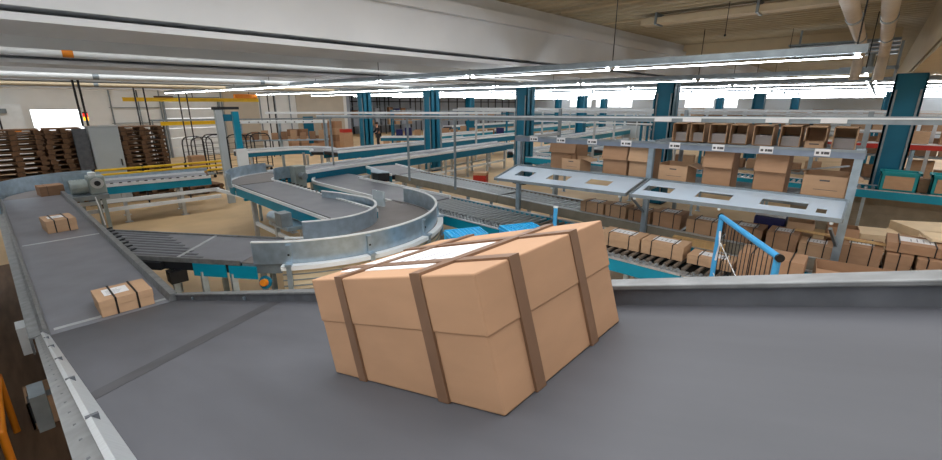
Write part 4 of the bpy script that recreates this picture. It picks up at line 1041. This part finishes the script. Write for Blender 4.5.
# parcel stacks near the blue door
gx = 'cartons stacked near the blue door'
st = [(14.2, 28.9, 3, .5, 'first'), (14.85, 28.8, 3, .5, 'second'), (15.0, 27.6, 1, .7, 'third')]
for x, y, n_, w, q in st:
    for j in range(n_): carton('brown carton in the %s pile by the blue door, %s from the floor' % (q, ORD[j]), x, y, j * .46, w, .5, .45, .1 * j, ['card', 'card2', 'card3'][j % 3], gx)
for (x, y, n_, w, q) in [(16.55, 28.5, 4, .5, 'left pile behind the red topped one'), (17.15, 28.3, 4, .55, 'right pile behind the red topped one'), (15.8, 28.3, 2, .65, 'low pile left of the red topped one')]:
    for j in range(n_): carton('brown carton in the %s, %s from the floor' % (q, ORD[j]), x, y, j * .46, w, .55, .455, .05 * j, ['card', 'card3', 'card2'][j % 3], gx)
for j in range(2): carton('pale carton of the red topped pile, %s' % ('upper' if j else 'lower'), 17.0, 26.9, j * .56, .7, .55, .555, 0, 'card2', gx)
carton('red carton lying on top of the pile beside the person', 17.0, 26.9, 1.125, .65, .5, .22, 0, 'red', gx)
carton('red and brown carton standing alone on the floor by the roller lines', 12.9, 11.1, 0, .5, .5, .34, .5, 'red', None)
carton('brown lid lying on the lone red carton', 12.9, 11.1, .343, .52, .52, .1, .5, 'card2', None)

# ------------------------------------------------------------------ the person by the parcel stacks
def person(loc, rz):
    t = thing('person', 'person in dark clothing reaching towards the parcel piles', 'person', loc, rz); bpy.context.view_layer.update()
    J = {'pel': (0, 0, .95), 'bel': (0, .02, 1.1), 'che': (0, .04, 1.32), 'nek': (0, .06, 1.48), 'hd0': (0, .07, 1.56), 'hd1': (0, .08, 1.70),
         'hl': (.1, 0, .92), 'kl': (.11, .04, .5), 'al': (.11, 0, .09), 'tl': (.12, .15, .04), 'hr': (-.1, 0, .92), 'kr': (-.12, .05, .5), 'ar': (-.13, -.05, .09), 'tr': (-.14, .1, .04),
         'sl': (.19, .04, 1.4), 'el': (.24, .16, 1.16), 'wl': (.2, .38, 1.12), 'pl': (.19, .46, 1.12), 'sr': (-.19, .04, 1.4), 'er': (-.25, .1, 1.12), 'wr': (-.2, .3, 1.02), 'pr': (-.19, .38, 1.02)}
    R = {'pel': .15, 'bel': .135, 'che': .155, 'nek': .055, 'hd0': .075, 'hd1': .09, 'hl': .09, 'kl': .06, 'al': .042, 'tl': .04, 'hr': .09, 'kr': .06, 'ar': .042, 'tr': .04, 'sl': .065, 'el': .045, 'wl': .03, 'pl': .032, 'sr': .065, 'er': .045, 'wr': .03, 'pr': .032}
    E_ = [('pel', 'bel'), ('bel', 'che'), ('che', 'nek'), ('nek', 'hd0'), ('hd0', 'hd1'), ('pel', 'hl'), ('hl', 'kl'), ('kl', 'al'), ('al', 'tl'), ('pel', 'hr'), ('hr', 'kr'), ('kr', 'ar'), ('ar', 'tr'), ('che', 'sl'), ('sl', 'el'), ('el', 'wl'), ('wl', 'pl'), ('che', 'sr'), ('sr', 'er'), ('er', 'wr'), ('wr', 'pr')]
    for sgn, w in ((1, 'pl'), (-1, 'pr')):
        px, py, pz = J[w]
        for i in range(4):
            a, b_ = '%sf%d' % (w, i), '%sg%d' % (w, i); o_ = -.025 + .017 * i; L = (.04, .046, .043, .034)[i]
            J[a] = (px + o_, py + L, pz - .005); J[b_] = (px + o_, py + L * 1.6, pz - .03); R[a] = .009; R[b_] = .008; E_ += [(w, a), (a, b_)]
        a, b_ = w + 'u', w + 'v'; J[a] = (px - sgn * .04, py + .0, pz + .01); J[b_] = (px - sgn * .05, py + .035, pz); R[a] = .011; R[b_] = .009; E_ += [(w, a), (a, b_)]
    ks = list(J); me = bpy.data.meshes.new('body'); me.from_pydata([J[k] for k in ks], [(ks.index(a), ks.index(b_)) for a, b_ in E_], [])
    o = bpy.data.objects.new('body', me); COL.objects.link(o); o.parent = t; me.materials.append(M['skin']); me.materials.append(M['cloth'])
    md = o.modifiers.new('skin', 'SKIN')
    for i, k in enumerate(ks):
        me.skin_vertices[0].data[i].radius = (R[k], R[k]); me.skin_vertices[0].data[i].use_root = (k == 'pel')
    o.modifiers.new('sub', 'SUBSURF').levels = 1; o.modifiers['sub'].render_levels = 2
    # clothing: a slightly larger garment over trunk, arms and legs
    def garment(name, keys, ex, m):
        kk = [k for k in keys]; me = bpy.data.meshes.new(name); me.from_pydata([J[k] for k in kk], [(kk.index(a), kk.index(b_)) for a, b_ in E_ if a in kk and b_ in kk], [])
        g = bpy.data.objects.new(name, me); COL.objects.link(g); g.parent = t; me.materials.append(M[m]); g.modifiers.new('skin', 'SKIN')
        for i, k in enumerate(kk):
            me.skin_vertices[0].data[i].radius = (R[k] + ex, R[k] + ex); me.skin_vertices[0].data[i].use_root = (i == 0)
        s_ = g.modifiers.new('sub', 'SUBSURF'); s_.levels = 1; s_.render_levels = 2
    garment('jacket', ['bel', 'che', 'sl', 'el', 'wl', 'sr', 'er', 'wr'], .02, 'cloth')
    garment('trousers', ['pel', 'hl', 'kl', 'al', 'hr', 'kr', 'ar'], .018, 'dark')
    h = MB(); h.ball((0, .06, 1.73), .105, 14, (.95, 1.05, .85)); h.build('hair', 'hair', t, smooth=True)
    for s_ in (-.032, .032):
        h = MB(); h.ball((s_, .165, 1.68), .012, 8); h.build('eye', 'black', t)
    h = MB(); h.ball((0, .178, 1.65), .014, 8, (.8, 1, 1.5)); h.build('nose', 'skin', t)
    h = MB(); h.ball((0, .165, 1.61), .02, 8, (1.2, .4, .35)); h.build('mouth', 'red', t)
person((18.6, 25.4, 0), 1.2)

# ------------------------------------------------------------------ background racks and conveyors
def far_rack(label, a, b, depth, levels, h, pm='tealdark', bm='galvd', n_post=4):
    t = thing('storage_rack', label, 'rack', ((a[0] + b[0]) / 2, (a[1] + b[1]) / 2, 0))
    d = Vector((b[0] - a[0], b[1] - a[1])).normalized(); nr_ = Vector((-d.y, d.x))
    for z in levels:
        s = LB(); s.rect([(a[0], a[1], z), (b[0], b[1], z)], -depth / 2, depth / 2, -.05, 0); s.build('shelf_board', bm, t)
    for i in range(n_post):
        p = lerp(a, b, i / (n_post - 1))
        for sg in (1, -1):
            x, y = p[0] + nr_.x * sg * (depth / 2 + .04), p[1] + nr_.y * sg * (depth / 2 + .04); s = LB(); s.box(x - .04, x + .04, y - .04, y + .04, 0, h); s.build('rack_post', pm, t)
    return t
def fill(a, b, z, n_, lab, grp_, hs=(.28, .45), ws=(.3, .45), mats=('card', 'card2', 'card3'), skip=.1, off=0):
    d = Vector((b[0] - a[0], b[1] - a[1])); L = d.length; ang = math.atan2(d.y, d.x)
    for i in range(n_):
        q = (i + .5) / n_; p = lerp(a, b, q); w = min(random.uniform(*ws), L / n_ * .95); h = random.uniform(*hs)
        carton('%s, %s from its left end' % (lab, ORD[i]), p[0], p[1], z + .001, w, random.uniform(.3, .4), h, ang + random.uniform(-.08, .08), random.choice(mats), grp_)
# dark alcove racks at mid left
far_rack('dark storage rack beyond the teal pillar with rows of small goods', (20.2, 25.8), (25.6, 19.6), .6, (.8, 1.9, 2.55), 2.6)
fill((20.3, 25.7), (25.5, 19.7), 1.9, 12, 'small carton on the dark rack top shelf', 'goods on the dark rack top', (.3, .55), (.4, .6))
fill((20.3, 25.7), (25.5, 19.7), .8, 12, 'carton on the lower shelf of the dark rack', 'goods on the dark rack', (.4, .7), (.4, .6), ('card', 'card2', 'navy', 'card3', 'paper'))
far_rack('tall dark rack standing against the back wall', (20.5, 38.4), (33, 38.4), .8, (.9, 1.9, 2.8), 4.0, 'dark')
fill((20.8, 38.4), (32.8, 38.4), 1.9, 14, 'dark bin on the rack against the back wall', 'bins on the back wall rack', (.4, .8), (.5, .7), ('walld', 'navy', 'card3'))
fill((20.8, 38.4), (32.8, 38.4), .9, 14, 'carton low on the back wall rack', 'cartons on the back wall rack', (.4, .8), (.5, .7), ('card', 'card2', 'walld'))
A, B = (17.2, 23.2, .98), (21, 19.6, .98)
conveyor('belt_conveyor', 'teal sided conveyor beside the person and the dark rack', [A, B], .7, 'belt2', .04, 'tealdark', .22, (), straight(A, B, 3), True)
fill((18.0, 24.3), (21.6, 20.8), 0.0, 7, 'floor carton behind the conveyor by the person', 'cartons on the floor by the person', (.5, .8), (.4, .6))
# cross conveyors in the middle distance (along X)
for k, (A, B, lab) in enumerate([((15.4, 11.3, 1.0), (25.5, 10.1, 1.0), 'teal sided conveyor crossing the middle distance, lowest of the set'),
                                 ((20.5, 12.6, 1.2), (41, 14.5, 1.2), 'pale belt conveyor climbing to the right in the middle distance'),
                                 ((24, 15.6, 1.1), (47, 16.8, 1.1), 'teal sided conveyor far back, left of the second pillar row'),
                                 ((19, 20.2, 1.1), (45, 22.5, 1.1), 'teal sided conveyor far back, third from the lowest'),
                                 ((26, 26, 1.2), (50, 28, 1.2), 'teal sided conveyor furthest back by the far windows')]):
    conveyor('belt_conveyor', lab, [A, B], .9, 'belt2', .08, 'teal' if k % 2 else 'tealdark', .3, (), straight(A, B, 5), True)
pa = arc(16.2, 9.9, 1.2, 200, 20, 1.0, 14)
conveyor('curved_belt_conveyor', 'dark curved conveyor with teal side behind the left end of the tray rack', pa, .9, 'belt2', .06, 'teal', .3, (), [((15.05, 9.7, 1.0), (0, 1)), ((16.3, 11.1, 1.0), (1, 0))], False)
pa = [(18.3, 8.6, 1.05), (26, 8.2, 1.05)]
conveyor('belt_conveyor', 'pale grey conveyor seen between the tall cartons on the rack', pa, 1.0, 'belt2', .1, 'tealdark', .3, (), straight(pa[0], pa[1], 3), True)
# overhead white rails across the middle distance
for k, (A, B, z, lab) in enumerate([((17.95, 17.5), (17.95, -3), 2.68, 'pale overhead rail in the middle distance, nearest behind the pillars'),
                                    ((22, 21), (23.5, -5), 2.72, 'pale overhead rail in the middle distance, second behind the pillars'),
                                    ((31.5, 26), (32.5, -6), 2.62, 'pale overhead rail in the middle distance, third behind the pillars'),
                                    ((37, 30), (38, -8), 2.5, 'pale overhead rail in the middle distance, last behind the pillars')]):
    t = thing('overhead_rail', lab, 'rail', (A[0], A[1], z))
    s = LB(); s.bar((A[0], A[1], z), (B[0], B[1], z), .07, .1); s.build('rail_beam', 'alu', t)
    s = LB(); s.bar((A[0], A[1], z - .45), (B[0], B[1], z - .45), .05, .06); s.build('lower_beam', 'tealdark' if k > 1 else 'white', t)
    for i in range(6):
        p = lerp(A, B, (i + .5) / 6); s = LB(); s.box(p[0] - .04, p[0] + .04, p[1] - .04, p[1] + .04, 0, z - .05); s.build('rail_post', 'alu', t)
# carton racks beyond the tub line
far_rack('long rack of brown cartons behind the tub line, seen over the upper cartons', (18.5, 7.0), (19.0, -4.5), .7, (.75, 1.5, 2.2), 2.35, 'tealdark', 'galvd', 6)
for z, nm in ((2.2, 'top'), (1.5, 'middle'), (.75, 'low')):
    fill((18.5, 6.6), (18.9, 1.0), z, 10, 'carton on the %s shelf behind the tubs, left half' % nm, 'cartons behind the tub line', (.28, .4), (.42, .5))
    fill((18.95, .6), (19.1, -4.3), z, 9, 'carton on the %s shelf behind the right column' % nm, 'cartons behind the right column', (.3, .62), (.42, .52))
t = thing('red_conveyor', 'red sided conveyor behind the right teal column', 'conveyor', (16.5, -1, 0))
s = LB(); s.rect([(16.6, 1.4, 1.98), (16.5, -2.6, 2.0)], -.3, .3, -.14, -.02); s.build('side_panel', 'red', t)
s = LB(); s.rect([(16.6, 1.4, 1.98), (16.5, -2.6, 2.0)], -.28, .28, -.018, .0); s.build('belt', 'paper', t)
for y in (1.2, -.9, -2.4):
    for x in (16.3, 16.8):
        s = LB(); s.box(x - .03, x + .03, y - .03, y + .03, 0, 1.84); s.build('support_leg', 'galv', t)
carton('orange box on the red conveyor left of the right column', 16.55, 1.1, 2.0, .3, .35, .3, 0, 'orange', None)
fill((16.6, .5), (16.5, -2.4), 2.001, 5, 'brown carton standing on the red conveyor', 'cartons on the red conveyor', (.2, .4), (.35, .45))
far_rack('shelf row of dark open cartons in the far right distance', (24.5, 9), (25.2, -3), .7, (1.7, 2.3), 2.35, 'tealdark', 'galvd', 5)
fill((24.5, 8.8), (25.1, -2.8), 2.3, 14, 'far carton on the distant high shelf at right', 'far cartons on the high shelf', (.35, .5), (.55, .75))
# far machines by the windows
for k, (x, y) in enumerate([(33, 13), (40, 17), (36, 9.5), (45, 24), (34, 6), (44, 7), (38, 3.4)]):
    t = thing('sorting_machine', 'far teal and grey sorting machine, %s from the right' % ORD[6 - k], 'machine', (x, y, 0), .1 * k, 'far sorting machines'); bpy.context.view_layer.update()
    b = MB(); b.box(-.9, .9, -.8, .8, .6, 1.5); b.build('machine_body', 'tealdark' if k % 2 else 'cab', t)
    b = MB(); b.box(-.7, .7, -.6, .6, 1.5, 1.8 + .2 * (k % 3)); b.build('machine_top', 'dark', t)
    for xx in (-.8, .8):
        for yy in (-.7, .7):
            b = MB(); b.box(xx - .05, xx + .05, yy - .05, yy + .05, 0, .6 if yy < 0 or k % 2 else 2.6); b.build('machine_post', 'white', t)

# left foreground: orange rail, pallet edge beside the belt
t = thing('orange_rail', 'orange upright guard rail below the left belt edge', 'rail', (-.42, 5.3, 0))
s = LB(); s.tube([(-.33, 5.5, 0), (-.33, 5.5, .62), (-.33, 5.0, .7), (-.33, 4.3, .7), (-.33, 4.2, 0)], .026, 10); s.build('rail_tube', 'orange', t, smooth=True)
t = thing('waste_box', 'small open grey bin with pale rim on the floor beneath the belt edge', 'bin', (-.1, 5.6, 0)); bpy.context.view_layer.update()
b = MB()
for q in ((-.12, .12, -.2, -.17), (-.12, .12, .17, .2), (-.12, -.1, -.2, .2), (.1, .12, -.2, .2)): b.box(*q, 0, .3)
b.box(-.12, .12, -.2, .2, 0, .02); b.build('bin_body', 'card2', t)
b = MB(); b.box(-.09, .09, -.16, .16, .02, .2); b.build('bin_contents', 'galvd', t)
b = MB(); b.box(-1.6, -.5, 5.2, 13, 0, 1.2); 
t = thing('storage_cage', 'dark steel cage side standing left of the long belt', 'cage', (-.75, 8, 0))  # cage side made taller and longer to keep light off the floor
for y in (3.2, 4.6, 6.0, 7.4, 8.8, 10.2):
    s = LB(); s.box(-.50, -.45, y - .03, y + .03, 0, 1.5); s.build('cage_post', 'dark', t)
s = LB(); s.box(-.51, -.44, 3.1, 10.3, 1.45, 1.5); s.build('cage_rail', 'dark', t)
s = LB(); s.box(-.49, -.47, 3.2, 10.2, .05, 1.45); s.build('cage_panel', 'dark', t)

# ------------------------------------------------------------------ world, camera
w = bpy.data.worlds.new('sky'); SC.world = w; w.use_nodes = True
bg = w.node_tree.nodes['Background']; bg.inputs['Color'].default_value = (.98, .99, 1, 1); bg.inputs['Strength'].default_value = 1.65
cam = bpy.data.cameras.new('camera'); co = bpy.data.objects.new('camera', cam); COL.objects.link(co); SC.camera = co
F = 435.0; TH = math.atan(126 / 435); AZ = math.radians(48)
cam.sensor_fit = 'HORIZONTAL'; cam.sensor_width = 36; cam.lens = F / 942 * 36; cam.clip_start = .02; cam.clip_end = 300
fw = Vector((math.sin(AZ) * math.cos(TH), math.cos(AZ) * math.cos(TH), -math.sin(TH)))
co.location = (0, 0, 3.0); co.rotation_euler = fw.to_track_quat('-Z', 'Y').to_euler()
SC.view_settings.view_transform = 'Standard'; SC.view_settings.look = 'None'; SC.view_settings.gamma = 1
SC.view_settings.exposure = 1.1
SC.cycles.max_bounces = 6; SC.cycles.diffuse_bounces = 4; SC.cycles.glossy_bounces = 3; SC.cycles.transmission_bounces = 4
SC.cycles.use_denoising = True
SC.cycles.sample_clamp_indirect = 6
